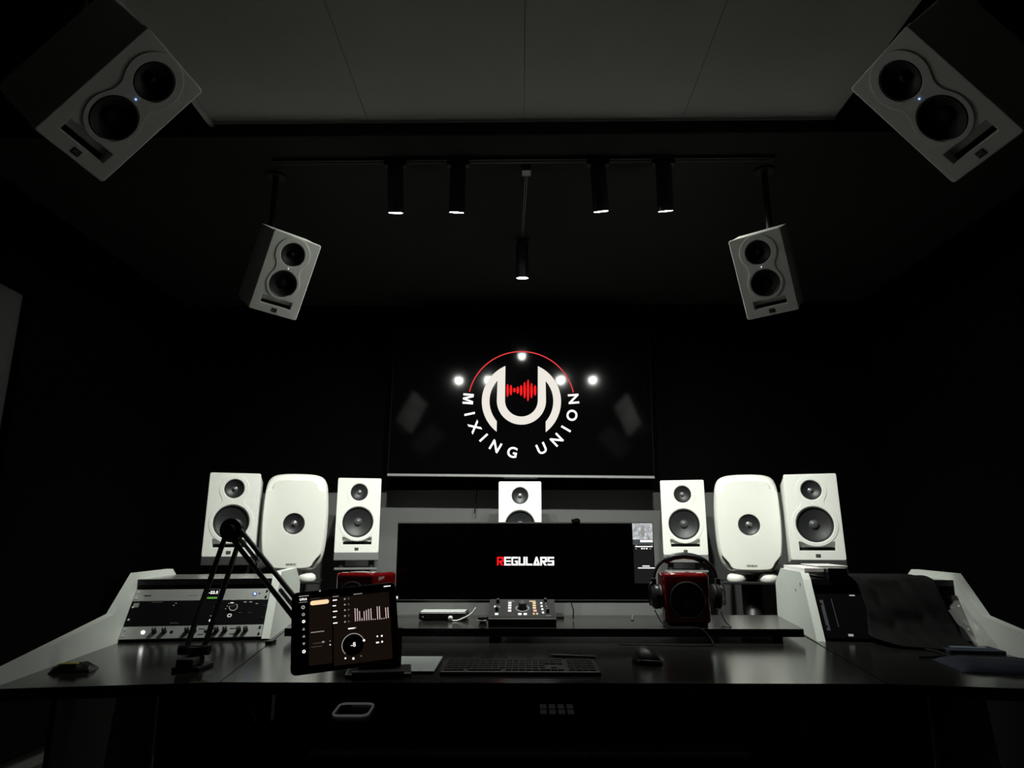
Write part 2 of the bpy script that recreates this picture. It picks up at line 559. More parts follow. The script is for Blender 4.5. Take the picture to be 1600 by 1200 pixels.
for (lab, p, r, led), bl in zip(hung, blabs):
    t, base, e = loudspeaker('small', 'hanging_speaker', lab, p, r, 'small white speakers hung from the ceiling', led)
    m3 = e.to_matrix()
    back = Vector(p) + m3 @ Vector((0, 0.205, 0))
    elbow = back + m3 @ Vector((0, 0.06, 0))
    k = thing('ceiling_bracket', 'black ceiling pole and bracket of the ' + bl, 'bracket', (elbow.x, elbow.y, 2.80), group='speaker ceiling brackets')
    q = Vector((elbow.x, elbow.y, 2.80))
    MB().cyl(0.045, -0.012, 0, 20).build('ceiling_plate', BLACKM, k)
    MB().tube([(0, 0, -0.01), (0, 0, elbow.z - 2.80 - 0.015)], 0.014, 12).build('pole', BLACKM, k)
    MB().tube([elbow - q, back - q + m3 @ Vector((0, 0.004, 0))], 0.012, 12).build('arm', BLACKM, k)
    b = MB().box(-0.05, 0.05, 0.2065, 0.2125, -0.05, 0.05, bev=0.002, seg=1)
    for v in b.bm.verts: v.co = m3 @ v.co + Vector(p) - q
    b.build('mount_plate', BLACKM, k)

# floor stands below the lower row
slabs = ['under the leftmost white loudspeaker', 'under the rightmost white loudspeaker', 'under the loudspeaker left of the monitor',
         'under the loudspeaker right of the monitor', 'under the centre loudspeaker behind the monitor']
for i, ((base, e, lab), sl) in enumerate(zip(bases, slabs)):
    yaw = e.z
    t = thing('speaker_stand', 'black floor stand with a foam pad ' + sl, 'stand', (base.x, base.y, 0), (0, 0, yaw), 'speaker floor stands')
    zt = base.z
    tilt = Matrix.Translation((0, 0, zt)) @ Matrix.Rotation(e.x, 4, 'X')
    foam = GREYF if i in (2, 3, 4) else DARKF
    m = MB().box(-0.13, 0.13, -0.145, 0.145, -0.047, -0.0005, bev=0.004, mat=tilt)
    m.build('foam_pad', foam, t)
    for sx in (-1, 1):
        for sy in (-1, 1):
            MB().cyl(0.018, zt - 0.085, zt - 0.036, 14, 'z', (sx * 0.09, sy * 0.1, 0)).build('isolator', RUBBER, t)
    MB().box(-0.125, 0.125, -0.14, 0.14, zt - 0.098, zt - 0.085, bev=0.002, seg=1).build('top_plate', GREYM if i > 1 else BLACKM, t)
    MB().box(-0.085, 0.085, -0.03, 0.07, 0.03, zt - 0.098, bev=0.004, seg=1).build('column', BLACKM, t)
    MB().box(-0.105, 0.105, -0.15, 0.19, 0, 0.03, bev=0.004, seg=1).build('base_plate', BLACKM, t)

# rounded one-piece speakers
def rounded_speaker(label, front, yaw, group):
    half = [(0.0, 0.270), (0.06, 0.2685), (0.11, 0.262), (0.145, 0.245), (0.163, 0.212), (0.171, 0.16), (0.1765, 0.08), (0.178, 0.0), (0.175, -0.09),
            (0.168, -0.16), (0.158, -0.205), (0.142, -0.238), (0.112, -0.26), (0.06, -0.268), (0.0, -0.270)]
    loop = half + [(-x, z) for x, z in half[-2:0:-1]]
    loop = smooth_loop(loop, 4)
    D = 0.30
    t = thing('rounded_speaker', label, 'speaker', (front[0] + D / 2 * -math.sin(R(yaw)), front[1] + D / 2 * math.cos(R(yaw)), front[2] - 0.27), (0, 0, R(yaw)), group)
    oy, oz = -D / 2, 0.27
    bm = bmesh.new()
    rings = []
    prof = [(0.02, 0.010), (0.50, 0.008), (0.80, 0.004), (0.88, 0.005), (0.935, 0.011), (0.975, 0.024), (1.0, 0.05), (1.0, 0.10), (0.97, 0.18), (0.90, 0.255), (0.80, 0.29), (0.70, 0.30)]
    for s, y in prof:
        rings.append([bm.verts.new((x * s, y + oy, z * (1 - (1 - s) * 0.9) + oz)) for x, z in loop])
    n = len(loop)
    for A, B in zip(rings, rings[1:]):
        for k in range(n):
            bm.faces.new([A[k], A[(k + 1) % n], B[(k + 1) % n], B[k]])
    bm.faces.new(rings[0][::-1]); bm.faces.new(rings[-1])
    bmesh.ops.recalc_face_normals(bm, faces=bm.faces[:])
    me = bpy.data.meshes.new('enclosure'); bm.to_mesh(me); bm.free()
    auto_smooth(link('enclosure', me, WHITE_G, t), 50)
    # proud front waveguide plate with arched top and cut lower corners
    hp = [(0.0, 0.228), (0.06, 0.2275), (0.095, 0.222), (0.115, 0.205), (0.121, 0.182), (0.128, 0.173), (0.149, 0.169), (0.157, 0.155), (0.160, 0.08), (0.1615, 0.0), (0.159, -0.09),
          (0.153, -0.15), (0.146, -0.178), (0.128, -0.200), (0.113, -0.220), (0.103, -0.238), (0.085, -0.247), (0.04, -0.2505), (0.0, -0.251)]
    lp = smooth_loop(hp + [(-x, z) for x, z in hp[-2:0:-1]], 4)
    me = plate_mesh([lp, circle(0, -0.012, 0.060, 48)], 0.011, 0.005, 'waveguide')
    me.transform(Matrix.Translation((0, oy - 0.004, oz)))
    auto_smooth(link('waveguide', me, WHITE_G, t), 60)
    for s in (-1, 1):          # bass slots at the lower corners
        pts = [(s * 0.150, -0.165), (s * 0.1535, -0.185), (s * 0.140, -0.208), (s * 0.125, -0.232), (s * 0.112, -0.252), (s * 0.098, -0.250), (s * 0.108, -0.226), (s * 0.124, -0.200), (s * 0.142, -0.178)]
        me = plate_mesh([pts if s < 0 else pts[::-1]], 0.004, 0.001, 'bass_slot')
        me.transform(Matrix.Translation((0, oy + 0.008, oz)))
        link('bass_slot', me, CAPM, t)
    m = MB().lathe([(0.0605, -0.013), (0.057, -0.0145), (0.0545, -0.011), (0.040, -0.004), (0.024, 0.0), (0.0, 0.001)], 44, 'y', (0, oy, oz - 0.012))
    auto_smooth(m.build('coaxial_cone', CONE, t))
    cr = 0.012
    m = MB().lathe([(0.018, -0.0005), (0.0135, -0.004)] + [(cr * math.cos(R(a)), -0.004 - cr * 0.85 * math.sin(R(a))) for a in range(0, 91, 15)], 24, 'y', (0, oy, oz - 0.012))
    m.build('tweeter_dome', DOME, t, True)
    me = text_mesh('GENELEC', 0.0135, 'name_plate', 0.0004)
    me.transform(Matrix.Translation((0, oy - 0.0154, oz - 0.232)))
    link('name_plate', me, M('print_dark', (0.05, 0.05, 0.05), 0.6), t)
    return t
rounded_speaker('rounded white speaker with single driver, left of the monitor', (-1.268, 3.88, 1.233), 13, 'rounded white speakers')
rounded_speaker('rounded white speaker with single driver, right of the monitor', (1.263, 3.88, 1.226), -13, 'rounded white speakers')
for x, s, lab in ((-1.268, 1, 'left'), (1.263, -1, 'right')):
    t = thing('rounded_speaker_stand', 'black stand with white cup feet under the %s rounded speaker' % lab, 'stand', (x - s * 0.03, 4.0, 0), (0, 0, R(13 * s)), 'rounded speaker stands')
    zt = 0.955
    MB().box(-0.16, 0.16, -0.13, 0.15, zt - 0.06, zt - 0.045, bev=0.003, seg=1).build('top_plate', BLACKM, t)
    for sx in (-1, 1):
        m = MB().lathe([(0, 0.0), (0.045, 0.0), (0.052, 0.012), (0.046, 0.032), (0.03, 0.042), (0, 0.044)], 28, 'z', (sx * 0.085, -0.08, zt - 0.045))
        auto_smooth(m.build('cup_foot', WHITE, t), 50)
    MB().cyl(0.035, zt - 0.045, zt - 0.012, 20, 'z', (0, 0.03, 0)).build('neck', BLACKM, t)
    MB().cyl(0.055, 0.03, zt - 0.06, 24, 'z', (0, 0.02, 0)).build('column', BLACKP, t, True)
    MB().box(-0.10, 0.10, -0.14, 0.18, 0, 0.03, bev=0.004, seg=1).build('base_plate', BLACKM, t)

# ------------------------------------------------------------------ television with the studio logo
tv = thing('television', 'large wall television showing a round studio logo on black', 'television', (-0.0015, 4.45, 1.534), (0, R(0.6), 0))
TW, TH = 1.735, 0.985
MB().box(-TW / 2, TW / 2, 0.0015, 0.045, 0, TH, bev=0.001, seg=1).build('housing', BLACKV, tv)
scr = MB().box(-TW / 2 + 0.006, TW / 2 - 0.006, -0.0005, 0.0025, 0.017, TH - 0.006).build('screen', SCREEN, tv)
MB().box(-TW / 2, TW / 2, -0.006, 0.012, -0.004, 0.0125, bev=0.002, seg=1).build('bottom_strip', M('satin_grey', (0.30, 0.30, 0.31), 0.35, metal=0.3), tv)
MB().box(-0.11, 0.11, 0.0, 0.03, -0.012, -0.003, bev=0.002, seg=1).build('sensor_bar', BLACKP, tv)
MB().box(-0.3, 0.3, 0.045, 0.258, 0.35, 0.6, bev=0.004, seg=1).build('wall_mount', BLACKM, tv)
# logo, drawn on the screen: sheet units u, centre (675,575), scale
LS = 0.00425 / 5.454
lcx, lcz = 0.0, 0.0
def lg(x, y):       # logo sheet -> television local x,z   (sheet y=582 is at world z 2.023)
    return ((x - 676) * LS + 0.001, (582 - y) * LS + 2.030 - 1.534)
def arc(cx, cy, r, a0, a1, n=40):
    return [(cx + r * math.cos(R(a0 + (a1 - a0) * k / n)), cy + r * math.sin(R(a0 + (a1 - a0) * k / n))) for k in range(n + 1)]
def ang(cx, cy, x, y): return math.degrees(math.atan2(y - cy, x - cx))
cx, cy = 677, 575
Ro, Ri = 338, 272
P = []
aL0 = ang(cx, cy, cx - 207, cy + math.sqrt(Ro ** 2 - 207 ** 2)); aL1 = ang(cx, cy, cx - 140, cy - math.sqrt(Ro ** 2 - 140 ** 2)) + 360
P += arc(cx, cy, Ro, aL0, aL1)
P += arc(cx, 570, 140, 180, 0, 30)
aR1 = ang(cx, cy, cx + 140, cy - math.sqrt(Ro ** 2 - 140 ** 2)); aR0 = ang(cx, cy, cx + 207, cy + math.sqrt(Ro ** 2 - 207 ** 2))
P += arc(cx, cy, Ro, aR1, aR0)
b0 = ang(cx, cy, cx + 207, cy + math.sqrt(Ri ** 2 - 207 ** 2))
P += arc(cx, cy, Ri, b0, -b0, 24)
P += arc(cx, 570, 210, 0, 180, 36)
c0 = ang(cx, cy, cx - 207, cy - math.sqrt(Ri ** 2 - 207 ** 2)) + 360
c1 = ang(cx, cy, cx - 207, cy + math.sqrt(Ri ** 2 - 207 ** 2))
P += arc(cx, cy, Ri, c0, c1, 24)
me = plate_mesh([[lg(*p) for p in P]], 0.0004)
link('logo_monogram', me, E_CREAM, scr, loc=(0, -0.0010, 0))
A = arc(676, 592, 459, 192, 348, 60) + arc(676, 592, 450, 348, 192, 60)
link('logo_arc', plate_mesh([[lg(*p) for p in A]], 0.0004), E_RED2, scr, loc=(0, -0.0010, 0))
for bx, y0, y1 in ((558, 428, 540), (587, 435, 526), (617, 460, 501), (645, 449, 513), (674, 436, 530), (704, 409, 553), (733, 386, 578), (763, 417, 551), (793, 436, 528)):
    hh = (y1 - y0) / 2
    el = [lg(bx + 11 * math.copysign(abs(math.cos(2 * PI * k / 28)) ** 0.75, math.cos(2 * PI * k / 28)), (y0 + y1) / 2 + hh * math.sin(2 * PI * k / 28)) for k in range(28)]
    link('logo_wave_bar', plate_mesh([el], 0.0004), E_RED, scr, loc=(0, -0.0010, 0))
for ch, x, y in (('M', 222, 560), ('I', 233, 692), ('X', 280, 805), ('I', 357, 897), ('N', 460, 970), ('G', 603, 1020), ('U', 852, 985), ('N', 980, 910), ('I', 1060, 815), ('O', 1112, 697), ('N', 1127, 553)):
    if ch == 'M':
        gm = [(0, 0), (0, 1), (.30, 1), (.5, .36), (.70, 1), (1, 1), (1, 0), (.80, 0), (.80, .74), (.585, 0), (.415, 0), (.20, .74), (.20, 0)]
        me = plate_mesh([[((a_ - .5) * 0.071, (b_ - .5) * 0.070) for a_, b_ in gm]], 0.0004)
    else:
        me = text_mesh(ch, 0.097, 'logo_letter', 0.0024)
    a = math.atan2(x - 676, y - 592)            # 0 at the bottom, positive to the right
    me.transform(Matrix.Rotation(-a, 4, 'Y'))
    X, Z = lg(x, y)
    me.transform(Matrix.Translation((X, -0.0010, Z)))
    link('logo_letter', me, E_WHITE, scr)
tag(MB().tube([(0, 0, 0), (0.004, -0.01, -0.06), (-0.004, -0.012, -0.12), (-0.012, -0.01, -0.20)], 0.004, 8).build('dangling_cable', CABLE, loc=(-0.302, 4.705, 1.51)),
    'short black cable dangling on the wall below the television', 'cable')

# ------------------------------------------------------------------ desk
A10 = R(10)
uL = Vector((math.cos(A10), math.sin(A10), 0)); vL = Vector((-math.sin(A10), math.cos(A10), 0))
uR = Vector((-math.cos(A10), math.sin(A10), 0)); vR = Vector((math.sin(A10), math.cos(A10), 0))
pL = Vector((-1.48, 2.632, 0)); pR = Vector((1.64, 2.62, 0))       # foot of the outer rack panels (front corners)
ZD = 0.76
DESKM = M('desk_black_laminate', (0.014, 0.0135, 0.0125), 0.19, bump=0.015, bscale=350, vary=0.2, vscale=14)
desk = thing('studio_desk', 'black studio desk with two angled wings and white side panels', 'desk', (0.08, 2.4, 0))
DO = Vector((-0.08, -2.4, 0))
def dpart(mb, name, mat, parent=None, sm=False):
    for v in mb.bm.verts: v.co += DO
    return mb.build(name, mat, parent or desk, sm)
g = 0.0012
dpart(MB().prism([(-0.796 + g, 1.925), (0.954 - g, 1.925), (1.165 - g, 3.16), (-1.012 + g, 3.16)], ZD - 0.03, ZD, 'z'), 'centre_top', DESKM)
a = Vector((-0.798, 1.925, 0)); b = a - uL * 0.555; c = b + vL * 1.45; d = a + vL * 1.26
dpart(MB().prism([(p.x, p.y) for p in (a, d, c, b)], ZD - 0.03, ZD, 'z'), 'wing_top', DESKM)
a = Vector((0.956, 1.925, 0)); b = a - uR * 0.575; c = b + vR * 1.45; d = a + vR * 1.26
dpart(MB().prism([(p.x, p.y) for p in (a, b, c, d)], ZD - 0.03, ZD, 'z'), 'wing_top', DESKM)
# raised shelf
dpart(MB().prism([(-0.875, 2.655), (1.035, 2.655), (1.118, 3.15), (-0.955, 3.15)], ZD + 0.022, ZD + 0.05, 'z'), 'riser_shelf', DESKM)
for x in (-0.80, -0.1, 0.96):
    dpart(MB().box(x - 0.02, x + 0.02, 2.72, 3.1, ZD, ZD + 0.022), 'riser_support', BLACKM)
def frame(p, u, v):
    return Matrix(((u.x, v.x, 0, p.x), (u.y, v.y, 0, p.y), (0, 0, 1, 0), (0, 0, 0, 1)))
FL = frame(pL, uL, vL)           # local: x along rack front, y along depth, z world
FR = frame(pR, uR, vR)
outer = [(-0.86, ZD - 0.03), (-0.86, 0.785), (-0.06, 0.868), (0.13, 1.003), (0.56, 1.003), (0.64, 0.965), (0.66, ZD - 0.03)]
inner = [(-0.005, ZD), (0.145, 0.975), (0.175, 1.003), (0.60, 1.003), (0.76, 0.93), (0.78, ZD)]
def fpart(mb, Fm, name, mat, parent=None, off=DO):
    for v in mb.bm.verts: v.co = Fm @ v.co + off
    return mb.build(name, mat, parent or desk)
for Fm, wi in ((FL, 0.535), (FR, 0.545)):
    fpart(MB().prism(outer, -0.028, 0.0, 'x'), Fm, 'side_panel', WHITE_P)
    fpart(MB().prism(inner, wi - 0.03, wi, 'x'), Fm, 'rack_panel', WHITE_P)
    for s_, z_ in ((0.20, 0.955), (0.30, 0.925)):
        fpart(MB().cyl(0.006, wi, wi + 0.0015, 12, 'x', (0, s_, z_)), Fm, 'screw_cap', GREYM)
    fpart(MB().box(0.0, wi - 0.03, 0.140, 0.62, 0.958, 0.976), Fm, 'rack_lid', M('lid_satin', (0.30, 0.30, 0.29), 0.25, metal=0.5))
    fpart(MB().box(0.0, wi - 0.03, 0.134, 0.1405, 0.956, 0.978), Fm, 'rack_lid_edge', BLACKM)
    fpart(MB().box(0.0, wi - 0.03, 0.60, 0.62, ZD, 0.958), Fm, 'rack_back', BLACKM)
    fpart(MB().box(0.0, wi + 0.03, 0.575, 0.595, 0.05, ZD - 0.03), Fm, 'modesty_light_block', BLACKM)  # panel added under each wing to block lamp light
    fpart(MB().box(-0.026, -0.010, -0.40, 0.60, 0.05, ZD - 0.03), Fm, 'leg_panel', BLACKM)
    # slanted outer leg and inner posts
    fpart(MB().prism([(-0.72, 0.0), (-0.45, 0.0), (-0.30, ZD - 0.03), (-0.62, ZD - 0.03)], 0.10, 0.13, 'x'), Fm, 'leg', WHITE_P)
    fpart(MB().box(0.545, 0.585, -0.42, -0.36, 0.0, ZD - 0.03, bev=0.003, seg=1), Fm, 'leg', GREYM)
dpart(MB().box(-0.99, 1.15, 2.95, 2.97, 0.05, ZD - 0.03), 'modesty_light_block', BLACKM)  # centre panel widened to hide the bright wall behind
dpart(MB().box(-0.86, 0.99, 2.0, 2.55, 0.505, 0.523), 'keyboard_tray', BLACKM)
for x in (-0.86, 0.98):
    dpart(MB().box(x - 0.01, x + 0.01, 2.0, 2.5, 0.523, ZD - 0.03), 'tray_bracket', BLACKM)

# ------------------------------------------------------------------ rack units, left
sl = Vector((0, 0.14, 0.19)).normalized()            # up along the slanted rack front
nf = Vector((0, -0.19, 0.14)).normalized()           # out of the rack front
def rack_unit(name, label, s0, h, mat, Fm=FL, w=0.502):
    """thing whose local frame is x along the front, z up the slope, -y out of it"""
    o3 = Vector((0.0015 + w / 2, 0.0, ZD)) + sl * s0
    base = Fm @ o3
    u = (Fm.to_3x3() @ Vector((1, 0, 0))).normalized()
    up = (Fm.to_3x3() @ sl).normalized()
    bk = (Fm.to_3x3() @ -nf).normalized()
    if u.cross(bk).dot(up) < 0: u = -u
    m3 = Matrix((u, bk, up)).transposed()
    t = bpy.data.objects.new(name, None); C.objects.link(t)
    t.rotation_mode = 'QUATERNION'
    t.location = base; t.rotation_quaternion = m3.to_quaternion()
    tag(t, label, 'rack unit', 'units in the left rack')
    MB().box(-w / 2, w / 2, -0.003, 0.002, 0.0008, h - 0.0008, bev=0.0008, seg=1).build('faceplate', mat, t)
    MB().box(-w / 2 + 0.02, w / 2 - 0.02, 0.002, 0.10, 0.003, h - 0.003).build('chassis', BLACKM, t)
    for sx in (-1, 1):
        for z in (0.25, 0.75):
            MB().cyl(0.0045, -0.0058, -0.003, 10, 'y', (sx * (w / 2 - 0.011), 0, h * z)).build('rack_screw', CHROME, t)
    return t
U = 0.0525
t = rack_unit('rack_dynamics', 'silver rack unit with black knobs, lowest in the left rack', 0.012, U, SILVER)
for x in (-0.135, -0.10, -0.02, 0.005, 0.085, 0.115, 0.165, 0.19):
    k = MB().lathe([(0, -0.022), (0.0075, -0.022), (0.0085, -0.02), (0.0095, -0.003), (0, -0.003)], 20, 'y', (x, 0, U * 0.55)).build('knob', BLACKP, t)
    MB().box(x - 0.0008, x + 0.0008, -0.0226, -0.0218, U * 0.55, U * 0.55 + 0.007).build('pointer', E_GREY, k)
for x in (-0.075, 0.045):
    MB().cyl(0.006, -0.004, -0.003, 14, 'y', (x, 0, U * 0.5)).build('jack', BLACKV, t)
for x in (0.03, 0.072, 0.142):
    MB().box(x - 0.011, x + 0.011, -0.0036, -0.003, U * 0.66, U * 0.72).build('printed_scale', BLACKP, t)
    MB().box(x - 0.010, x + 0.010, -0.0036, -0.003, U * 0.25, U * 0.30).build('printed_scale', BLACKP, t)
MB().cyl(0.0065, -0.005, -0.003, 16, 'y', (-0.175, 0, U * 0.52)).build('pilot_light', M('led_big', emit=(1, 1, 1), estr=5.0), t)
t = rack_unit('rack_interface', 'double-height black rack unit in the middle of the left rack', 0.012 + U, 2 * U, M('unit_black', (0.0025, 0.0025, 0.003), 0.6, spec=0.05))
me = plate_mesh([circle(0, 0, 0.016, 32), circle(0, 0, 0.0138, 32)], 0.0006); me.transform(Matrix.Translation((0.125, -0.0036, 1.42 * U)))
link('dial_ring', me, E_GREY, t)
k = MB().lathe([(0, -0.018), (0.011, -0.018), (0.0122, -0.015), (0.0125, -0.003), (0, -0.003)], 28, 'y', (0.125, 0, 1.42 * U)).build('volume_knob', BLACKP, t)
MB().box(0.114, 0.126, -0.0195, -0.018, 1.58 * U, 1.62 * U).build('pointer', E_WHITE, k)
me = plate_mesh([circle(0, 0, 0.0085, 24), circle(0, 0, 0.0045, 24)], 0.0012); me.transform(Matrix.Translation((0.118, -0.0042, 0.72 * U)))
link('headphone_socket', me, M('ring_white', (0.85, 0.85, 0.83), 0.3, emit=None), t)
for x, z, wd, ht, mt in ((0.105, 1.72, .003, .003, E_GREY), (0.102, 1.5, .003, .003, E_GREY), (0.098, 1.28, .003, .003, E_GREY), (0.165, 1.83, .010, .003, E_GREY), (0.186, 1.83, .010, .003, E_GREY), (0.21, 1.68, .009, .002, E_GREY),
                         (0.055, 0.72, .016, .0018, E_GREY), (0.05, 0.36, .0035, .009, E_WHITE), (0.06, 0.36, .0035, .009, E_WHITE), (-0.005, 0.42, .009, .008, E_WHITE), (-0.075, 0.2, .03, .0015, E_DIM),
                         (-0.09, 1.8, .003, .003, E_GREY), (-0.096, 1.62, .003, .003, E_GREY), (-0.16, 1.9, .04, .0015, E_DIM), (0.155, 0.95, .012, .0015, E_DIM), (0.19, 0.95, .012, .0015, E_DIM)):
    MB().box(x - wd / 2, x + wd / 2, -0.0045, -0.003, z * U - ht / 2, z * U + ht / 2).build('indicator', mt, t)
MB().prism([(0.058, 1.30 * U), (0.080, 1.44 * U), (0.060, 1.62 * U), (0.052, 1.45 * U)], -0.0036, -0.003, 'y').build('emblem', E_DIM, t)
MB().box(-0.242, -0.222, -0.0045, -0.003, 1.5 * U, 1.85 * U).build('power_switch', GREYM, t)
t = rack_unit('rack_monitor_controller', 'silver rack unit with small green display, topmost in the left rack', 0.012 + 3 * U, U, SILVER)
s_ = MB().box(0.018, 0.058, -0.005, -0.003, U * 0.06, U * 0.94, bev=0.0006, seg=1).build('display', BLACKG, t)
me = text_mesh('-22.5', 0.017, 'readout', 0.0004); me.transform(Matrix.Translation((0.038, -0.0056, U * 0.64)))
link('readout', me, E_WHITE, s_)
MB().box(0.0195, 0.0565, -0.0056, -0.005, U * 0.12, U * 0.26).build('level_bar', E_GREEN, s_)
MB().cyl(0.0042, -0.0055, -0.003, 14, 'y', (0.195, 0, U * 0.52)).build('power_light', E_BLUE, t)
me = plate_mesh([circle(0, 0, 0.0085, 24), circle(0, 0, 0.006, 24)], 0.0006); me.transform(Matrix.Translation((0.195, -0.0036, U * 0.52)))
link('power_ring', me, M('ring_blue', emit=(0.10, 0.13, 0.32), estr=1.0), t)
MB().cyl(0.0028, -0.0045, -0.003, 12, 'y', (0.213, 0, U * 0.55)).build('button', BLACKP, t)
MB().box(-0.215, -0.19, -0.0036, -0.003, U * 0.42, U * 0.5).build('printed_name', BLACKP, t)
MB().box(-0.055, -0.02, -0.0036, -0.003, U * 0.42, U * 0.47).build('printed_name', GREYM, t)

# ------------------------------------------------------------------ right rack contents
t = rack_unit('rack_processor', 'glossy black rack unit beside the white panel, under the dark cloth', 0.012, 3.6 * U, BLACKG, FR, 0.508)
t['group'] = 'units in the right rack'
TAPE = M('tape_grey', (0.55, 0.55, 0.53), 0.6)
for i, (x, z, wd, ht, mt) in enumerate(((-0.165, 0.25, .018, .010, TAPE), (-0.12, 3.45, .02, .006, TAPE), (-0.238, 1.8, .012, .13, CAPM), (-0.20, 2.0, .003, .12, DARKF))):
    MB().box(x - wd / 2, x + wd / 2, -0.0048, -0.003, z * U - ht / 2, z * U + ht / 2).build('label_plate' if i < 2 else 'trim_strip', mt, t)
# boxes and papers on the right rack lid
def placed(mb, Fm, name, mat, label, cat):
    bb = [Fm @ v.co for v in mb.bm.verts]
    c = sum(bb, Vector()) / len(bb); c.z = min(v.z for v in bb)
    for v in mb.bm.verts: v.co = Fm @ v.co - c
    return tag(mb.build(name, mat, None, loc=c), label, cat)
PAPER = M('paper_pinkish', (0.74, 0.70, 0.71), 0.6)
placed(MB().box(0.455, 0.530, 0.17, 0.60, 1.0035, 1.018, bev=0.001, seg=1), FR, 'flat_white_box', PAPER, 'flat pale box lying along the top of the right rack panel', 'box')
placed(MB().box(0.378, 0.452, 0.12, 0.58, 0.979, 1.020, bev=0.003, seg=1), FR, 'dark_gear_case', BLACKG, 'small glossy black case on top of the right rack lid', 'case')
placed(MB().box(0.33, 0.45, 0.30, 0.62, 1.0205, 1.0235), FR, 'paper_sheet', PAPER, 'thin pale paper lying on the black case behind the white panel', 'paper')
# cloth over the right rack
def cloth():
    nx, ns = 40, 46
    prof = [(0.50, 0.984), (0.30, 0.986), (0.155, 0.984), (0.110, 0.955), (0.062, 0.880), (0.030, 0.820), (-0.02, 0.785), (-0.16, 0.7665), (-0.20, 0.7645)]
    prof = smooth_loop([Vector(p) for p in prof], 8, False)
    ln = len(prof)
    vs_, fs = [], []
    for i in range(nx + 1):
        u = i / nx
        x = 0.36 - 0.29 * u
        for j in range(ns + 1):
            f = j / ns * (0.74 + 0.24 * u ** 0.6 + 0.02 * math.sin(9 * u)) * (ln - 1)
            k = min(int(f), ln - 2)
            p = Vector(prof[k]).lerp(Vector(prof[k + 1]), f - k)
            w = 0.005 * math.sin(9 * u + 14 * p[0]) + 0.002 * math.sin(23 * u + 19 * p[1]) + 0.003 * math.sin(30 * j / ns)
            w = abs(w) * min(1.0, j / 6)
            vs_.append((x + 0.012 * math.sin(7 * j / ns), p[0] - 0.010 - w * 1.1, p[1] + 0.002 + w * 0.6))
    for i in range(nx):
        for j in range(ns):
            a = i * (ns + 1) + j
            fs.append((a, a + 1, a + ns + 2, a + ns + 1))
    pts = [FR @ Vector(v) for v in vs_]
    o = Vector((FR @ Vector((0.17, 0.2, 0)))); o.z = 0.76
    me = bpy.data.meshes.new('dust_cloth')
    me.from_pydata([p - o for p in pts], [], fs)
    ob = link('dust_cloth', me, M('cloth_dark', (0.006, 0.006, 0.006), 0.85, bump=0.5, bscale=150, vary=0.3, spec=0.12, alpha=0.97), None, True, o)
    sm = ob.modifiers.new('thickness', 'SOLIDIFY'); sm.thickness = 0.0012
    tag(ob, 'dark thin cloth draped over the right rack', 'cloth')
cloth()
# clear plastic wrap against the far right panel
def wrap():
    vs_, fs = [], []
    n, m_ = 16, 14
    for i in range(n + 1):
        for j in range(m_ + 1):
            u, v = i / n, j / m_
            x = 0.006 + 0.060 * u
            y = 0.085 - 0.22 * v - 0.03 * u * v + 0.006 * math.sin(9 * u + 5 * v) 
            z = 0.905 - 0.115 * v + 0.006 * math.sin(13 * v + 6 * u) - 0.02 * u
            vs_.append((x, y, z))
    for i in range(n):
        for j in range(m_):
            a = i * (m_ + 1) + j
            fs.append((a, a + 1, a + m_ + 2, a + m_ + 1))
    o = FR @ Vector((0.05, 0, 0.79))
    me = bpy.data.meshes.new('plastic_wrap')
    me.from_pydata([FR @ Vector(v) - o for v in vs_], [], fs)
    ob = link('plastic_wrap', me, M('clear_film', (0.5, 0.5, 0.48), 0.25, alpha=0.14), None, True, o)
    sm = ob.modifiers.new('thickness', 'SOLIDIFY'); sm.thickness = 0.0006
    tag(ob, 'crumpled see-through plastic film by the right white side panel', 'plastic film')
wrap()
NAVY = M('navy_fabric', (0.007, 0.010, 0.026), 0.8, bump=0.5, bscale=90, vary=0.4, vscale=30)
def soft_bag(name, label, cat, loc, sx, sy, sz, rz, mat):
    bm = bmesh.new()
    bmesh.ops.create_grid(bm, x_segments=18, y_segments=12, size=1)
    top = [v for v in bm.verts]
    for v in top:
        x, y = v.co.x, v.co.y
        h = (1 - abs(x) ** 4) * (1 - abs(y) ** 4)
        v.co = Vector((x * sx * (1 + 0.02 * math.sin(3 * y)), y * sy * (1 + 0.015 * math.sin(4 * x)), sz * max(h, 0) ** 0.5 * (0.8 + 0.2 * math.sin(7 * x + 3 * y) * math.cos(5 * y)) + 0.001))
    r = bmesh.ops.extrude_face_region(bm, geom=bm.faces[:])
    for v in [g_ for g_ in r['geom'] if isinstance(g_, bmesh.types.BMVert)]: v.co.z = 0.0002
    bmesh.ops.recalc_face_normals(bm, faces=bm.faces[:])
    me = bpy.data.meshes.new(name); bm.to_mesh(me); bm.free()
    o = link(name, me, mat, None, True, loc); o.rotation_euler = (0, 0, rz)
    return tag(o, label, cat)
soft_bag('fabric_pouch', 'dark navy fabric pouch lying on the right desk wing', 'pouch', (1.42, 2.17, ZD), 0.15, 0.12, 0.022, R(-12), NAVY)
t = thing('notebook', 'dark navy notebook with a pale blue strip on the right wing', 'notebook', (1.515, 2.47, ZD), (0, 0, R(-10)))
MB().box(-0.085, 0.085, -0.06, 0.06, 0, 0.012, bev=0.002, seg=1).build('cover', NAVY, t)
MB().box(-0.055, 0.055, -0.005, 0.035, 0.012, 0.0132).build('cover_strip', M('pale_blue', (0.10, 0.13, 0.17), 0.6), t)
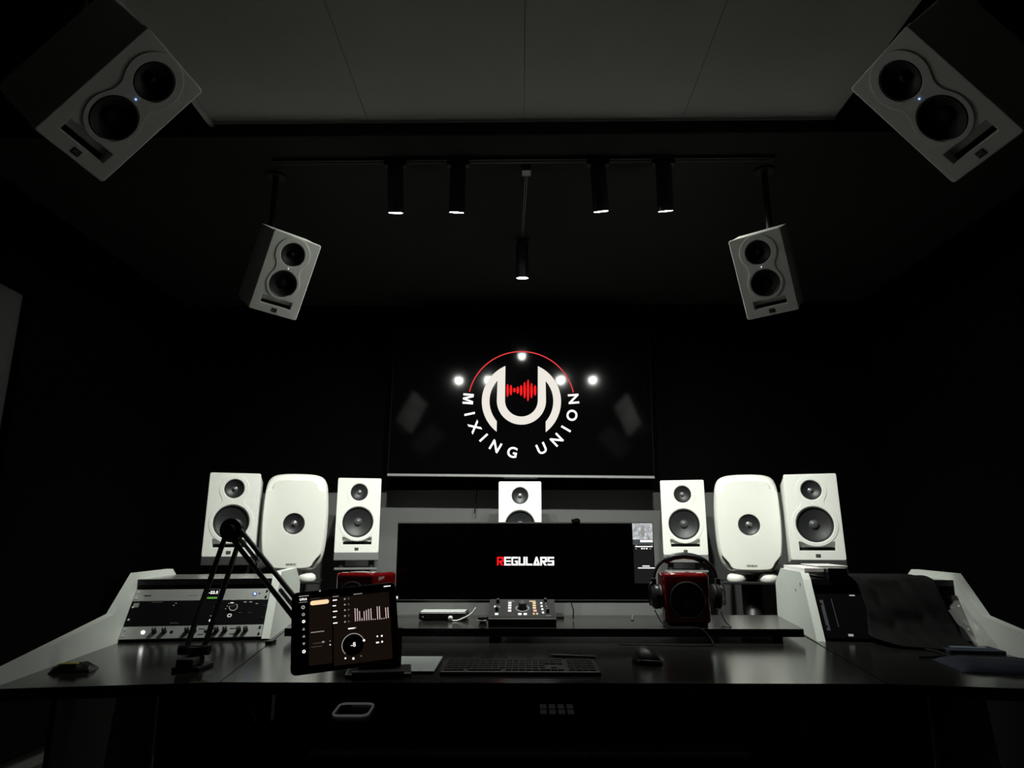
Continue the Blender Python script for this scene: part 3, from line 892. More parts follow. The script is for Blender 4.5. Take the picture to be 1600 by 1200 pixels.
tag(MB().tube(smooth_loop([Vector(p) for p in ((1.30, 2.63, .7645), (1.36, 2.56, .7645), (1.39, 2.44, .7645), (1.36, 2.36, .7645), (1.31, 2.33, .7645), (1.27, 2.34, .7645))], 6, False), 0.004, 8).build('wing_cable', CABLE), 'thin dark cable lying on the right desk wing beside the notebook', 'cable')
t = thing('key_pouch', 'small dark pouch with a yellow tag on the left desk wing', 'pouch', (-1.285, 2.08, ZD), (0, 0, R(15)))
o = soft_bag('bag', '', '', (0, 0, 0), 0.055, 0.035, 0.024, 0, RUBBER)
for k_ in ('label', 'category'): del o[k_]
o.parent = t
MB().box(-0.03, 0.015, -0.030, -0.006, 0.021, 0.025, bev=0.001, seg=1).build('tag', M('tag_yellow', (0.42, 0.36, 0.10), 0.6), t)

# ------------------------------------------------------------------ wide monitor
mt_ = thing('ultrawide_monitor', 'very wide black computer monitor with a red and white title', 'monitor', (0.018, 3.0, ZD + 0.05))
MWd, mz0, mz1 = 1.10, 0.062, 0.393
MB().box(-MWd / 2, MWd / 2, 0.002, 0.035, mz0, mz1, bev=0.004).build('housing', BLACKP, mt_)
mscr = MB().box(-MWd / 2 + 0.005, MWd / 2 - 0.005, 0.0, 0.003, mz0 + 0.012, mz1 - 0.004).build('screen', SCREEN, mt_)
MB().box(-MWd / 2, MWd / 2, -0.001, 0.004, mz0 + 0.002, mz0 + 0.0105, bev=0.001, seg=1).build('lower_bezel', BLACKM, mt_)
MB().box(-MWd / 2 + 0.002, MWd / 2 - 0.002, 0.004, 0.014, mz1 - 0.001, mz1 + 0.0018).build('top_edge', GREYM, mt_)
MB().box(-MWd / 2 + 0.002, MWd / 2 - 0.002, -0.0022, 0.003, mz0 + 0.0105, mz0 + 0.0125).build('bezel_line', GREYM, mt_)
MB().box(-0.06, 0.06, 0.035, 0.07, 0.02, 0.30, bev=0.004).build('stand_neck', BLACKM, mt_)
MB().box(-0.16, 0.16, -0.02, 0.12, 0.0, 0.012, bev=0.003).build('stand_foot', BLACKM, mt_)
MB().box(-0.547, -0.537, -0.0016, 0.0005, mz0 + 0.016, mz0 + 0.027).build('sticker', M('sticker_glow', (0.9, 0.9, 0.88), 0.5, emit=(0.7, 0.7, 0.7), estr=1.0), mt_)  # sticker brightness given as a glow of its own
# title lettering: blocky rounded strokes on a 10x12 sheet
GL = {'R': [(0, 0, 2.7, 12), (0, 9.5, 10, 12), (7.2, 5, 10, 12), (0, 4.6, 10, 7), 'legR'],
      'E': [(0, 0, 2.7, 12), (0, 9.5, 10, 12), (0, 5.0, 10, 7.0), (0, 0, 10, 2.6)],
      'G': [(0, 0, 2.7, 12), (0, 9.5, 10, 12), (0, 0, 10, 2.6), (7, 0, 10, 6.6), (5, 4.6, 10, 6.8)],
      'U': [(0, 0, 2.7, 12), (7.3, 0, 10, 12), (0, 0, 10, 2.6)],
      'L': [(0, 0, 2.7, 12), (0, 0, 10, 2.6)],
      'A': ['A'],
      'S': [(0, 9.5, 10, 12), (0, 5, 3, 12), (0, 4.9, 10, 7.1), (7, 0, 10, 7.3), (0, 0, 10, 2.6)]}
u_ = 0.00298
x0 = -0.1205
for i, ch in enumerate('REGULARS'):
    m = MB()
    for s_ in GL[ch]:
        if s_ == 'legR': m.prism([(3.2, 4.6), (6.6, 4.6), (10.2, 0), (6.4, 0)], -0.0006, 0, 'y')
        elif s_ == 'A':
            m.prism([(0, 0), (3.2, 0), (6.0, 8.6), (6.0, 12), (4.2, 12)], -0.0006, 0, 'y')
            m.prism([(10.6, 0), (7.4, 0), (5.2, 8.6), (5.2, 12), (6.6, 12)], -0.0006, 0, 'y')
            m.prism([(2.5, 0), (8, 0), (7.6, 2.8), (3.2, 2.8)], -0.0006, 0, 'y')
        else: m.prism([(s_[0], s_[1]), (s_[2], s_[1]), (s_[2], s_[3]), (s_[0], s_[3])], -0.0006, 0, 'y')
    for v in m.bm.verts: v.co = Vector((v.co.x * u_ * 0.95, v.co.y, v.co.z * u_))
    link('title_letter', m.mesh('title_letter'), E_RED if i == 0 else E_WHITE, mscr, loc=(x0 + i * 0.0307, -0.0004, 0.214))
# music player pane at the right end
def spx(px, py):       # helper sheet: photo units on the monitor face -> local x,z
    return ((px - 821) * 0.002728, (942 - py) * 0.002642 + mz0)
def pane(name, x0_, y0_, x1_, y1_, mat, dy=-0.0004, r=0.0):
    a, b = spx(x0_, y1_), spx(x1_, y0_)
    if r:
        me = plate_mesh([rrect(a[0], b[0], a[1], b[1], r)], 0.0003)
        return link(name, me, mat, mscr, loc=(0, dy - 0.0002, 0))
    return MB().box(a[0], b[0], dy - 0.0005, dy + 0.0003, a[1], b[1]).build(name, mat, mscr)
art = bpy.data.materials.new('album_picture'); art.use_nodes = True
nt = art.node_tree; bs = nt.nodes['Principled BSDF']; bs.inputs['Base Color'].default_value = (0, 0, 0, 1)
tc = nt.nodes.new('ShaderNodeTexCoord'); nz = nt.nodes.new('ShaderNodeTexNoise'); nz.inputs['Scale'].default_value = 60
rp = nt.nodes.new('ShaderNodeValToRGB'); rp.color_ramp.elements[0].color = (0.25, 0.27, 0.28, 1); rp.color_ramp.elements[1].color = (0.85, 0.87, 0.88, 1)
rp.color_ramp.elements[0].position = 0.3; rp.color_ramp.elements[1].position = 0.7
nt.links.new(tc.outputs['Object'], nz.inputs['Vector']); nt.links.new(nz.outputs['Fac'], rp.inputs[0]); nt.links.new(rp.outputs[0], bs.inputs['Emission Color'])
bs.inputs['Emission Strength'].default_value = 0.85
pane('player_pane', 990, 819, 1020.5, 912, E_PANEL, 0.0, 0.004)
pane('album_picture', 989.5, 818, 1021, 844, art, -0.0008, 0.003)
pane('album_horizon', 989.5, 843.5, 1021, 852, M('art_dark', emit=(0.06, 0.075, 0.08), estr=1.0), -0.0008)
pane('album_foam', 1001, 844.5, 1020.5, 848, E_WHITE, -0.0014)
xz = [spx(x, y) for x, y in ((1003, 840), (1002.3, 830), (1003, 826), (1005, 824.5), (1007.5, 826), (1009, 831), (1008, 840))]
MB().prism(xz, -0.0016, -0.0012, 'y').build('album_figure', E_GREY, mscr)
for x0_, y0_, x1_, y1_, mt in ((993, 854, 1020, 855.6, E_WHITE), (1002, 857, 1004.8, 859, E_WHITE), (1006, 857, 1008, 859, E_WHITE), (1009.5, 857, 1012, 859, E_WHITE), (993, 857.5, 995, 859, E_GREY), (1015, 857.5, 1017.5, 859, E_GREY),
                               (1003, 884.5, 1014, 886, E_WHITE), (996, 887.5, 1022, 889, E_WHITE), (994, 851.8, 996, 853, E_GREY), (1018, 851.8, 1020, 853, E_GREY)):
    pane('player_control', x0_, y0_, x1_, y1_, mt, -0.0008)
t = thing('webcam_puck', 'small round black puck on top of the wide monitor', 'camera', (0.237, 3.013, ZD + 0.05 + mz1 + 0.0015))
m = MB().lathe([(0, 0), (0.018, 0), (0.0215, 0.005), (0.019, 0.012), (0.010, 0.016), (0, 0.017)], 24, 'z'); auto_smooth(m.build('shell', BLACKG, t))
MB().cyl(0.006, -0.0225, -0.018, 14, 'y', (0, 0, 0.008)).build('lens', CHROME, t)

# ------------------------------------------------------------------ things on the raised shelf
ZS = ZD + 0.05
t = thing('media_box', 'flat silver box with dark front on the shelf below the monitor', 'media box', (-0.318, 2.965, ZS))
MB().box(-0.098, 0.098, -0.065, 0.065, 0.003, 0.034, bev=0.008, seg=3).build('body', BLACKP, t)
MB().box(-0.091, 0.091, -0.058, 0.064, 0.034, 0.0365, bev=0.001, seg=1).build('lid', M('lid_silver', (0.50, 0.52, 0.50), 0.4, metal=0.2), t)
MB().cyl(0.0022, -0.0662, -0.064, 10, 'y', (-0.08, 0, 0.016)).build('light', E_GREY, t)
for sx in (-0.07, 0.07):
    MB().box(sx - 0.015, sx + 0.015, -0.04, 0.04, 0, 0.003).build('foot', RUBBER, t)
t = thing('white_cable', 'short curved white cable with a round plug leaning on the flat silver box', 'cable', (-0.285, 2.885, ZS))
MB().tube(smooth_loop([Vector(p) for p in ((0.0, 0, 0.008), (0.006, 0.0, 0.0035), (0.03, 0.0, 0.004), (0.065, 0.004, 0.018), (0.088, 0.008, 0.033), (0.101, 0.012, 0.052))], 6, False), 0.0032, 8).build('lead', CABLEW, t, True)
m = MB().lathe([(0, -0.008), (0.007, -0.007), (0.010, 0), (0.007, 0.007), (0, 0.008)], 18, 'y', (0, 0, 0.012)); m.build('plug', CABLEW, t, True)
t = thing('ring_stand', 'tiny chrome-rimmed dish between silver box and control surface', 'dish', (-0.148, 2.76, ZS))
m = MB().lathe([(0, 0.001), (0.013, 0.001), (0.014, 0.006), (0.010, 0.009), (0.017, 0.016), (0.0215, 0.026), (0.0195, 0.0265), (0.014, 0.018), (0, 0.014)], 28, 'z'); auto_smooth(m.build('cup', BLACKG, t))
m = MB().lathe([(0.0205, 0.0155), (0.0225, 0.0185), (0.0205, 0.0215), (0.0185, 0.0185), (0.0205, 0.0155)], 28, 'z'); m.build('rim', M('rim_highlight_white', (0.85, 0.85, 0.84), 0.4, metal=0.3), t, True)  # highlights of the chrome rim put into a whitish colour
m = MB().lathe([(0.0150, 0.001), (0.0168, 0.004), (0.0150, 0.007), (0.0135, 0.004), (0.0150, 0.001)], 28, 'z'); m.build('foot_ring', MATS['rim_highlight_white'], t, True)

# control surface with the slanted panel
t = thing('control_surface', 'small black mixing control surface with lit buttons and big knob', 'controller', (0.004, 2.70, ZS))
MB().prism([(0.0, 0.0), (0.0, 0.028), (0.012, 0.033), (0.155, 0.088), (0.175, 0.086), (0.175, 0.0)], -0.128, 0.128, 'x').build('case', BLACKP, t)
pn = thing('p', '', ''); 
for k_ in ('label', 'category'): del pn[k_]
bpy.data.objects.remove(pn)
sa = math.atan2(0.055, 0.143)
PM = Matrix.Translation((0, 0.012, 0.033)) @ Matrix.Rotation(sa, 4, 'X')      # panel frame: x right, y up the slope, z out
def ctl(mb, name, mat, parent=t):
    for v in mb.bm.verts: v.co = PM @ v.co
    return mb.build(name, mat, parent)
PLm = 0.153
ctl(MB().box(-0.125, 0.125, 0.001, PLm - 0.002, -0.001, 0.0015, bev=0.0006, seg=1), 'top_panel', M('panel_charcoal', (0.007, 0.007, 0.0075), 0.5, spec=0.25))
def cpx(px, py):       # panel sheet measured in zoom units
    return ((px - 740) / 1270 * 0.256, (515 - py) / 350 * PLm)
kx, ky = cpx(745, 345)
auto_smooth(ctl(MB().lathe([(0, 0.026), (0.014, 0.026), (0.016, 0.024), (0.018, 0.004), (0.0185, 0.0015), (0, 0.0015)], 32, 'z', (kx, ky, 0)), 'volume_knob', BLACKM))
rg = MB()
rg.lathe([(0.0215, 0.0015), (0.0245, 0.0022), (0.0275, 0.0015)], 36, 'z', (kx, ky, 0)); ctl(rg, 'knob_ring', GREYM)
ctl(MB().box(kx - 0.001, kx + 0.001, ky + 0.004, ky + 0.013, 0.026, 0.0265), 'knob_pointer', E_GREY)
for px, py in ((265, 235), (255, 385), (1195, 225), (1225, 420)):
    x, y = cpx(px, py)
    k = ctl(MB().lathe([(0, 0.016), (0.0058, 0.016), (0.0068, 0.0015), (0, 0.0015)], 18, 'z', (x, y, 0)), 'knob', BLACKP)
    ctl(MB().box(x - 0.0007, x + 0.0007, y, y + 0.0055, 0.016, 0.0164), 'pointer', E_GREY, k)
for px, py, wd, ht, mt in [(500, y, 62, 34, E_WHITE) for y in (250, 298, 345, 398)] + [(975, y, 62, 34, E_PEACH) for y in (250, 298, 345)] + [(985, 398, 64, 36, M('btn_salmon', emit=(1, .55, .45), estr=1)), (695, 460, 66, 38, E_WHITE), (797, 460, 62, 38, E_WHITE),
        (255, 460, 66, 34, E_WHITE), (215, 320, 36, 34, E_WHITE), (265, 318, 26, 26, E_GREY), (300, 326, 26, 22, E_GREY), (960, 455, 36, 26, E_PEACH), (1022, 455, 36, 26, E_PEACH), (1113, 250, 38, 34, E_WHITE), (1118, 311, 38, 34, E_WHITE), (1127, 370, 38, 32, E_WHITE), (1136, 432, 38, 32, E_WHITE),
        (1200, 252, 20, 24, E_GREY), (1208, 312, 20, 22, E_GREY), (1216, 372, 20, 20, E_GREY), (265, 182, 18, 22, E_GREY), (1195, 195, 18, 20, E_GREY)]:
    x, y = cpx(px, py)
    ww, hh = wd / 1270 * 0.256 / 2, ht / 350 * PLm / 2 * 0.8
    ctl(MB().box(x - ww, x + ww, y - hh, y + hh, 0.0012, 0.0035, bev=0.0006, seg=1), 'button', mt)
for px, py, wd, ht, mt in [(522, 212, 125, 16, E_GREY), (942, 212, 122, 22, E_PEACH), (1235, 487, 95, 8, E_GREY), (510, 445, 60, 10, M('btn_red_dim', emit=(.18, .03, .02), estr=1))] + [(556, y, 30, 16, E_DIM) for y in (265, 313, 360, 408)] + [(915, y, 30, 16, E_DIM) for y in (262, 310, 358, 405)] + [(1285, y, 60, 16, E_DIM) for y in (262, 320, 378, 440)]:
    x, y = cpx(px, py)
    ww, hh = wd / 1270 * 0.256 / 2, ht / 350 * PLm / 2 * 0.8
    ctl(MB().box(x - ww, x + ww, y - hh, y + hh, 0.0014, 0.0019), 'legend', mt)

# red cube speakers
def cube_speaker(label, loc, yaw, W=0.172, H=0.196, D=0.165):
    t = thing('cube_speaker', label, 'speaker', loc, (0, 0, R(yaw)), 'red cube speakers')
    MB().box(-W / 2, W / 2, -D / 2, D / 2, 0.012, H, bev=0.015, seg=4).build('cabinet', RED, t)
    auto_smooth(t.children[0])
    MB().box(-W / 2 + 0.012, W / 2 - 0.012, -D / 2 + 0.012, D / 2 - 0.01, 0.0, 0.013, bev=0.002, seg=1).build('rubber_base', RUBBER, t)
    zc = H * 0.50
    y = -D / 2
    m = MB().lathe([(0.068, y + 0.001), (0.068, y - 0.004), (0.0645, y - 0.006), (0.061, y - 0.004), (0.059, y + 0.001)], 48, 'y', (0, 0, zc)); auto_smooth(m.build('driver_ring', M('ring_dark', (0.16, 0.16, 0.16), 0.22, metal=0.8), t))
    m = MB().lathe([(0.060, y - 0.001), (0.056, y - 0.0055), (0.050, y - 0.004), (0.03, y - 0.0015), (0, y - 0.001)], 44, 'y', (0, 0, zc)); auto_smooth(m.build('cone', RUBBER, t))
    m = MB().lathe([(0.019, y - 0.001), (0.014, y - 0.005), (0.007, y - 0.0075), (0, y - 0.008)], 24, 'y', (0, 0, zc)); m.build('dust_cap', RUBBER, t, True)
    for sx in (-1, 1):
        for sz in (-1, 1):
            MB().cyl(0.003, y - 0.0015, y + 0.001, 10, 'y', (sx * 0.0555, 0, zc + sz * 0.0565)).build('screw', CHROME, t)
    m = MB().box(-W * 0.24, W * 0.24, -D / 2 + 0.018, -0.02, H - 0.003, H + 0.002, bev=0.0015, seg=1); m.build('handle_recess', RED, t)
    return t
cube_speaker('red cube speaker wearing the headphones on the shelf', (0.632, 2.785, ZS), -3)
cube_speaker('red cube speaker behind the tilted tablet', (-0.606, 2.775, ZS), -24)

# headphones hugging the right cube
t = thing('headphones', 'black over-ear headphones hung around the right red speaker', 'headphones', (0.638, 2.76, ZS))
pts = []
for k in range(25):
    a = PI * k / 24
    pts.append((-0.122 * math.cos(a), 0.012 * math.sin(a), 0.155 + 0.108 * math.sin(a) ** 0.8))
m = MB().tube(pts, [0.005 + 0.0035 * math.sin(PI * k / 24) for k in range(25)], 10); m.build('headband', BLACKP, t, True)
m = MB().tube([(-0.075, 0.008, 0.238), (-0.04, 0.011, 0.2535), (0, 0.012, 0.258), (0.04, 0.011, 0.2535), (0.075, 0.008, 0.238)], 0.0115, 10); m.build('head_pad', RUBBER, t, True)
for s in (-1, 1):
    MB().box(*sorted((s * 0.115, s * 0.132)), -0.012, 0.018, 0.135, 0.175, bev=0.004).build('yoke_block', BLACKP, t)
    cz = 0.107
    m = MB().lathe([(0, s * 0.096), (0.040, s * 0.096), (0.046, s * 0.101), (0.046, s * 0.107), (0.040, s * 0.112)], 36, 'x', (0, 0, cz)); auto_smooth(m.build('ear_cushion', RUBBER, t))
    m = MB().lathe([(0.040, s * 0.112), (0.047, s * 0.113), (0.047, s * 0.124), (0.043, s * 0.128), (0.034, s * 0.137), (0, s * 0.139)], 36, 'x', (0, 0, cz)); auto_smooth(m.build('ear_cup', M('cup_gloss', (0.02, 0.02, 0.021), 0.25), t))
    m = MB().tube([(s * 0.127, 0.0, 0.165), (s * 0.141, -0.01, 0.150), (s * 0.146, -0.012, 0.125), (s * 0.146, -0.012, 0.085), (s * 0.141, -0.01, 0.075)], 0.0028, 8); m.build('wire_fork', CHROME if s > 0 else BLACKM, t, True)
t = thing('headphone_cable', 'thin black headphone cable trailing over the shelf edge onto the desk', 'cable', (0.55, 2.62, ZD))
m = MB().tube(smooth_loop([Vector(p) for p in ((-0.035, 0.145, 0.105), (-0.022, 0.09, 0.068), (0.0, 0.06, 0.054), (0.05, 0.045, 0.054), (0.09, 0.036, 0.054), (0.118, 0.028, 0.045), (0.14, -0.01, 0.006), (0.10, -0.05, 0.004), (-0.05, -0.04, 0.004), (-0.2, -0.02, 0.004))], 8, False), 0.0022, 6); m.build('lead', CABLE, t, True)
m = MB().tube(smooth_loop([Vector(p) for p in ((0.215, 0.135, 0.10), (0.218, 0.10, 0.07), (0.226, 0.055, 0.054), (0.216, 0.045, 0.054), (0.205, 0.07, 0.054), (0.19, 0.05, 0.054))], 8, False), 0.002, 6); m.build('lead', CABLE, t, True)
tag(MB().tube([(0.212, 2.93, ZS + 0.004), (0.214, 2.935, ZS + 0.04), (0.205, 2.95, ZS + 0.072)], 0.0025, 6).build('monitor_cable', CABLE), 'black cable dropping from the monitor behind the control surface', 'cable')
t = thing('small_pen_light', 'tiny bright metal stick standing on the shelf left of the headphones', 'stick', (0.452, 2.93, ZS))
MB().tube([(0, 0, 0), (0.003, 0.0, 0.022)], 0.0022, 8).build('stick', CABLEW, t)
MB().cyl(0.006, 0, 0.003, 12).build('foot', BLACKP, t)

# ------------------------------------------------------------------ keyboard, trackpad, mouse, pen
t = thing('computer_keyboard', 'full-size black computer keyboard at the front of the desk', 'keyboard', (-0.003, 2.115, ZD), (R(1.5), 0, 0))
KW, KD = 0.448, 0.185
MB().box(-KW / 2, KW / 2, -KD / 2, KD / 2, 0.003, 0.013, bev=0.003).build('body', M('keyboard_grey', (0.020, 0.020, 0.021), 0.45), t)
KEY = M('keycap_black', (0.010, 0.010, 0.011), 0.5)
km = {}
def keycap(w):
    if w not in km:
        km[w] = MB().box(-w / 2, w / 2, -0.0075, 0.0075, 0, 0.0035, bev=0.0012, seg=1).mesh('keycap')
        km[w].materials.append(KEY)
    return km[w]
pitch = 0.0192
def key(x, y, w=0.0165):
    link('keycap', keycap(w), None, t, loc=(x, y, 0.0130))
for r_ in range(6):
    y = KD / 2 - 0.018 - r_ * 0.0285
    if r_ < 5:
        for k in range(15):
            key(-KW / 2 + 0.018 + k * pitch, y)
    else:
        for k in (0, 1, 2): key(-KW / 2 + 0.018 + k * pitch, y)
        key(-KW / 2 + 0.018 + 5.5 * pitch, y, 0.092)
        for k in (9, 10, 11, 12, 13, 14): key(-KW / 2 + 0.018 + k * pitch, y)
    for k in range(3):
        if r_ in (0, 1, 2) or (r_ == 4 and k == 1) or r_ == 5: key(KW / 2 - 0.148 + k * pitch, y)
    for k in range(4):
        key(KW / 2 - 0.078 + k * pitch, y)
for sx in (-1, 1):
    MB().box(sx * 0.18 - 0.02, sx * 0.18 + 0.02, -0.08, 0.085, 0, 0.003).build('foot', RUBBER, t)
t = thing('trackpad', 'pale rectangular trackpad left of the keyboard', 'trackpad', (-0.318, 2.165, ZD), (R(1), 0, 0))
MB().box(-0.072, 0.072, -0.115, 0.115, 0.0045, 0.0095, bev=0.002).build('surface', M('trackpad_white', (0.60, 0.63, 0.63), 0.45), t)
MB().box(-0.066, 0.066, -0.10, 0.11, 0.0, 0.0046).build('underside', GREYM, t)
t = thing('computer_mouse', 'black ergonomic mouse right of the keyboard', 'mouse', (0.384, 2.24, ZD), (0, 0, R(12)))
bm = bmesh.new()
bmesh.ops.create_uvsphere(bm, u_segments=28, v_segments=16, radius=1)
for v in bm.verts:
    x, y, z = v.co
    h = 0.047 * (1 - 0.25 * max(y, 0) ** 2) * (1 - 0.20 * x)
    v.co = Vector((x * 0.044 * (1 - 0.12 * y), y * 0.064, max(z, 0) * h + 0.0005))
me = bpy.data.meshes.new('shell'); bm.to_mesh(me); bm.free()
link('shell', me, BLACKP, t, True)
m = MB().tube([(0, 0.052, 0.027), (0.0, 0.045, 0.0325), (0, 0.03, 0.039)], 0.004, 8); m.build('wheel', GREYM, t, True)
m = MB().tube(smooth_loop([Vector(p) for p in ((-0.040, -0.030, 0.012), (-0.02, -0.055, 0.015), (0.01, -0.0615, 0.013), (0.036, -0.045, 0.012), (0.044, -0.01, 0.014))], 5, False), 0.0015, 6); m.build('edge_line', GREYM, t, True)
t = thing('stylus_pen', 'thin dark stylus lying behind the keyboard', 'pen', (0.165, 2.335, ZD), (0, 0, R(-14)))
MB().lathe([(0, -0.075), (0.002, -0.074), (0.0042, -0.062), (0.0042, 0.072), (0, 0.074)], 12, 'x', (0, 0, 0.0043)).build('barrel', M('pen_grey', (0.07, 0.07, 0.07), 0.4), t)
MB().box(0.03, 0.068, -0.001, 0.001, 0.0084, 0.010).build('clip', GREYM, t)

# ------------------------------------------------------------------ tablet on its stand
tb = thing('tablet', 'tilted tablet showing a mixer app with a round volume dial', 'tablet', (-0.479, 1.954, 0.896), (R(-21), R(-6), R(9.1)))
tW, tH = 0.2806, 0.2149
me = plate_mesh([rrect(-tW / 2, tW / 2, -tH / 2, tH / 2, 0.014, 6)], 0.003, 0.001); me.transform(Matrix.Translation((0, 0.003, 0)))
link('case', me, BLACKP, tb)
me = plate_mesh([rrect(-tW / 2 + 0.002, tW / 2 - 0.002, -tH / 2 + 0.002, tH / 2 - 0.002, 0.012, 6)], 0.0004); me.transform(Matrix.Translation((0, -0.0002, 0)))
ts = link('glass', me, SCREEN, tb)
# app sheet in zoom units: corners (150,140) (1325,55) (1395,960) (95,1165) -> bilinear to tablet face
def tpx(px, py):
    q = [Vector(p) for p in ((150, 142), (1318, 55), (1393, 955), (97, 1165))]
    u, v = 0.5, 0.5
    for _ in range(12):
        p = q[0] * (1 - u) * (1 - v) + q[1] * u * (1 - v) + q[2] * u * v + q[3] * (1 - u) * v
        du = (q[1] - q[0]) * (1 - v) + (q[2] - q[3]) * v
        dv = (q[3] - q[0]) * (1 - u) + (q[2] - q[1]) * u
        e = Vector((px, py)) - p
        det = du.x * dv.y - du.y * dv.x
        u += (e.x * dv.y - e.y * dv.x) / det
        v += (du.x * e.y - du.y * e.x) / det
    return ((u - 0.5) * tW, (0.5 - v) * tH)
def tui(name, px, py, wd, ht, mat, r=0.0, dy=-0.0012):
    x, z = tpx(px, py)
    w_, h_ = wd * 0.000232 / 2, ht * 0.000232 / 2
    me = plate_mesh([rrect(x - w_, x + w_, z - h_, z + h_, min(r or 0.0002, w_ * 0.99, h_ * 0.99))], 0.0002)
    return link(name, me, mat, ts, loc=(0, dy, 0))
tui('app_panel', 455, 620, 260, 760, E_BROWN, 0.002, -0.0008)
tui('app_panel', 940, 590, 660, 780, E_BROWN, 0.002, -0.0008)
tui('app_button', 452, 273, 215, 52, E_PEACH, 0.006)
me = text_mesh('ORIA', 0.0088, 'app_title', 0.0001); x, z = tpx(270, 228); me.transform(Matrix.Translation((x, -0.0012, z))); link('app_title', me, E_WHITE, ts)
for px, py, wd, ht, mt in ((278, 184, 115, 9, E_GREY), (268, 264, 95, 5, E_GREY), (1228, 102, 82, 11, E_WHITE), (405, 222, 120, 6, E_DIM), (888, 184, 105, 8, E_GREY), (634, 206, 72, 8, E_GREY), (420, 640, 150, 9, E_GREY), (420, 775, 110, 8, E_DIM), (482, 762, 26, 18, E_GREY), (405, 818, 120, 8, E_DIM),
        (625, 252, 50, 13, E_WHITE), (618, 323, 38, 12, E_WHITE), (625, 392, 50, 12, E_WHITE), (617, 463, 36, 12, E_WHITE), (625, 535, 50, 13, E_WHITE), (812, 600, 75, 14, E_WHITE), (862, 592, 14, 12, E_GREY), (1120, 760, 34, 16, E_WHITE)):
    tui('app_text', px, py, wd, ht, mt)
for py in (240, 310, 378, 448, 520):
    tui('app_dot', 738, py + 2, 20, 20, E_GREY, 0.01); tui('app_dot', 782, py - 2, 26, 26, E_DIM, 0.01)
for px, py, mt, s_ in ((265, 330, E_GREY, 44), (266, 422, E_GREY, 36), (266, 510, E_WHITE, 36), (262, 605, E_GREY, 34), (262, 693, E_GREY, 34), (260, 785, E_GREY, 34), (258, 878, E_WHITE, 38)):
    x, z = tpx(px, py); rr = s_ * 0.000116
    lp = [circle(x, z, rr, 20), circle(x, z, rr * 0.42, 14)] if py < 560 or py > 850 else [[(x - rr, z - rr * .7), (x + rr, z - rr * .7), (x + rr * .2, z + rr)] if py < 750 else [(x - rr, z + rr * .7), (x, z - rr), (x + rr, z + rr * .7)]]
    link('app_icon', plate_mesh(lp, 0.0002), mt, ts, loc=(0, -0.0012, 0))
for px, y0, y1 in ((857, 360, 515), (883, 366, 512), (909, 395, 510), (936, 480, 510), (962, 398, 508), (989, 385, 505), (1015, 372, 503), (1042, 365, 502), (1068, 488, 500), (1093, 486, 498), (1117, 342, 496), (1143, 340, 494), (1170, 480, 492), (1196, 476, 488), (1217, 356, 484), (1243, 352, 480)):
    tui('level_meter', px, (y0 + y1) / 2, 9, y1 - y0, E_PINK)
for px, py, s_ in ((1118, 690, 18), (1171, 684, 22), (1175, 750, 22), (738, 948, 20), (832, 948, 26), (925, 917, 12), (562, 750, 12), (562, 795, 14)):
    tui('app_dot', px, py, s_, s_, E_WHITE if s_ > 13 else E_GREY, 0.01)
dx_, dz_ = tpx(832, 792)
lp = [(dx_ + r_ * math.cos(R(a)), dz_ + r_ * math.sin(R(a))) for r_, rng in ((0.0305, range(225, 14, -6)), (0.0285, range(15, 226, 6))) for a in rng]
link('dial_arc', plate_mesh([lp], 0.0002), E_GREY, ts, loc=(0, -0.0013, 0))
link('dial_face', plate_mesh([circle(dx_, dz_, 0.0275)], 0.0002), SCREEN, ts, loc=(0, -0.0011, 0))
link('dial_handle', plate_mesh([circle(dx_ + 0.0285, dz_ + 0.008, 0.0032, 16)], 0.0002), E_WHITE, ts, loc=(0, -0.0016, 0))
me = text_mesh('-8', 0.0165, 'dial_value', 0.0); me.transform(Matrix.Translation((dx_, -0.0018, dz_))); link('dial_value', me, E_WHITE, ts)
MB().cyl(0.0025, -0.0012, 0.0, 12, 'y', (-0.066, 0, tH / 2 - 0.0015)).build('camera_dot', E_GREY, tb)
st = thing('tablet_stand', 'black desk stand holding up the tilted tablet', 'stand', (-0.40, 2.05, ZD), (0, 0, R(9)))
MB().box(-0.09, 0.09, -0.06, 0.085, 0, 0.010, bev=0.004).build('foot', BLACKM, st)
m = MB().prism([(0.05, 0.010), (0.075, 0.010), (0.045, 0.115), (0.030, 0.118)], -0.06, 0.06, 'x'); m.build('support', BLACKM, st)
m = MB().box(-0.07, 0.07, -0.085, -0.055, 0.010, 0.020, bev=0.002, seg=1); m.build('ledge', BLACKM, st)

# ------------------------------------------------------------------ boom arm
ba = thing('boom_arm', 'black scissor boom arm rising from the left desk wing', 'boom arm', (-0.96, 2.12, ZD))
BO = Vector((-0.96, 2.12, ZD))
def bp(mb, name, mat, sm=False, parent=ba):
    for v in mb.bm.verts: v.co -= BO
    o = mb.build(name, mat, parent)
    return auto_smooth(o) if sm else o
bp(MB().box(-1.0, -0.92, 2.07, 2.17, ZD, ZD + 0.012, bev=0.003), 'clamp_plate', BLACKM)
bp(MB().cyl(0.018, ZD + 0.012, ZD + 0.06, 20, 'z', (-0.96, 2.12, 0)), 'pivot_post', BLACKM, True)
J = Vector((-0.962, 2.32, 1.160))                      # elbow
Bs = Vector((-0.965, 2.13, ZD + 0.05))
for dx, off in ((-0.026, Vector((-0.026, 0, 0))), (0.026, Vector((0.026, 0.0, 0)))):
    bp(MB().tube([Bs + off + Vector((0, 0, 0)), J + off + Vector((0.0, 0, -0.03))], 0.0085, 10), 'lower_rod', BLACKM, True)
bp(MB().lathe([(0, -0.018), (0.036, -0.018), (0.040, -0.012), (0.040, 0.012), (0.036, 0.018), (0, 0.018)], 28, 'y', J), 'elbow_joint', BLACKM, True)
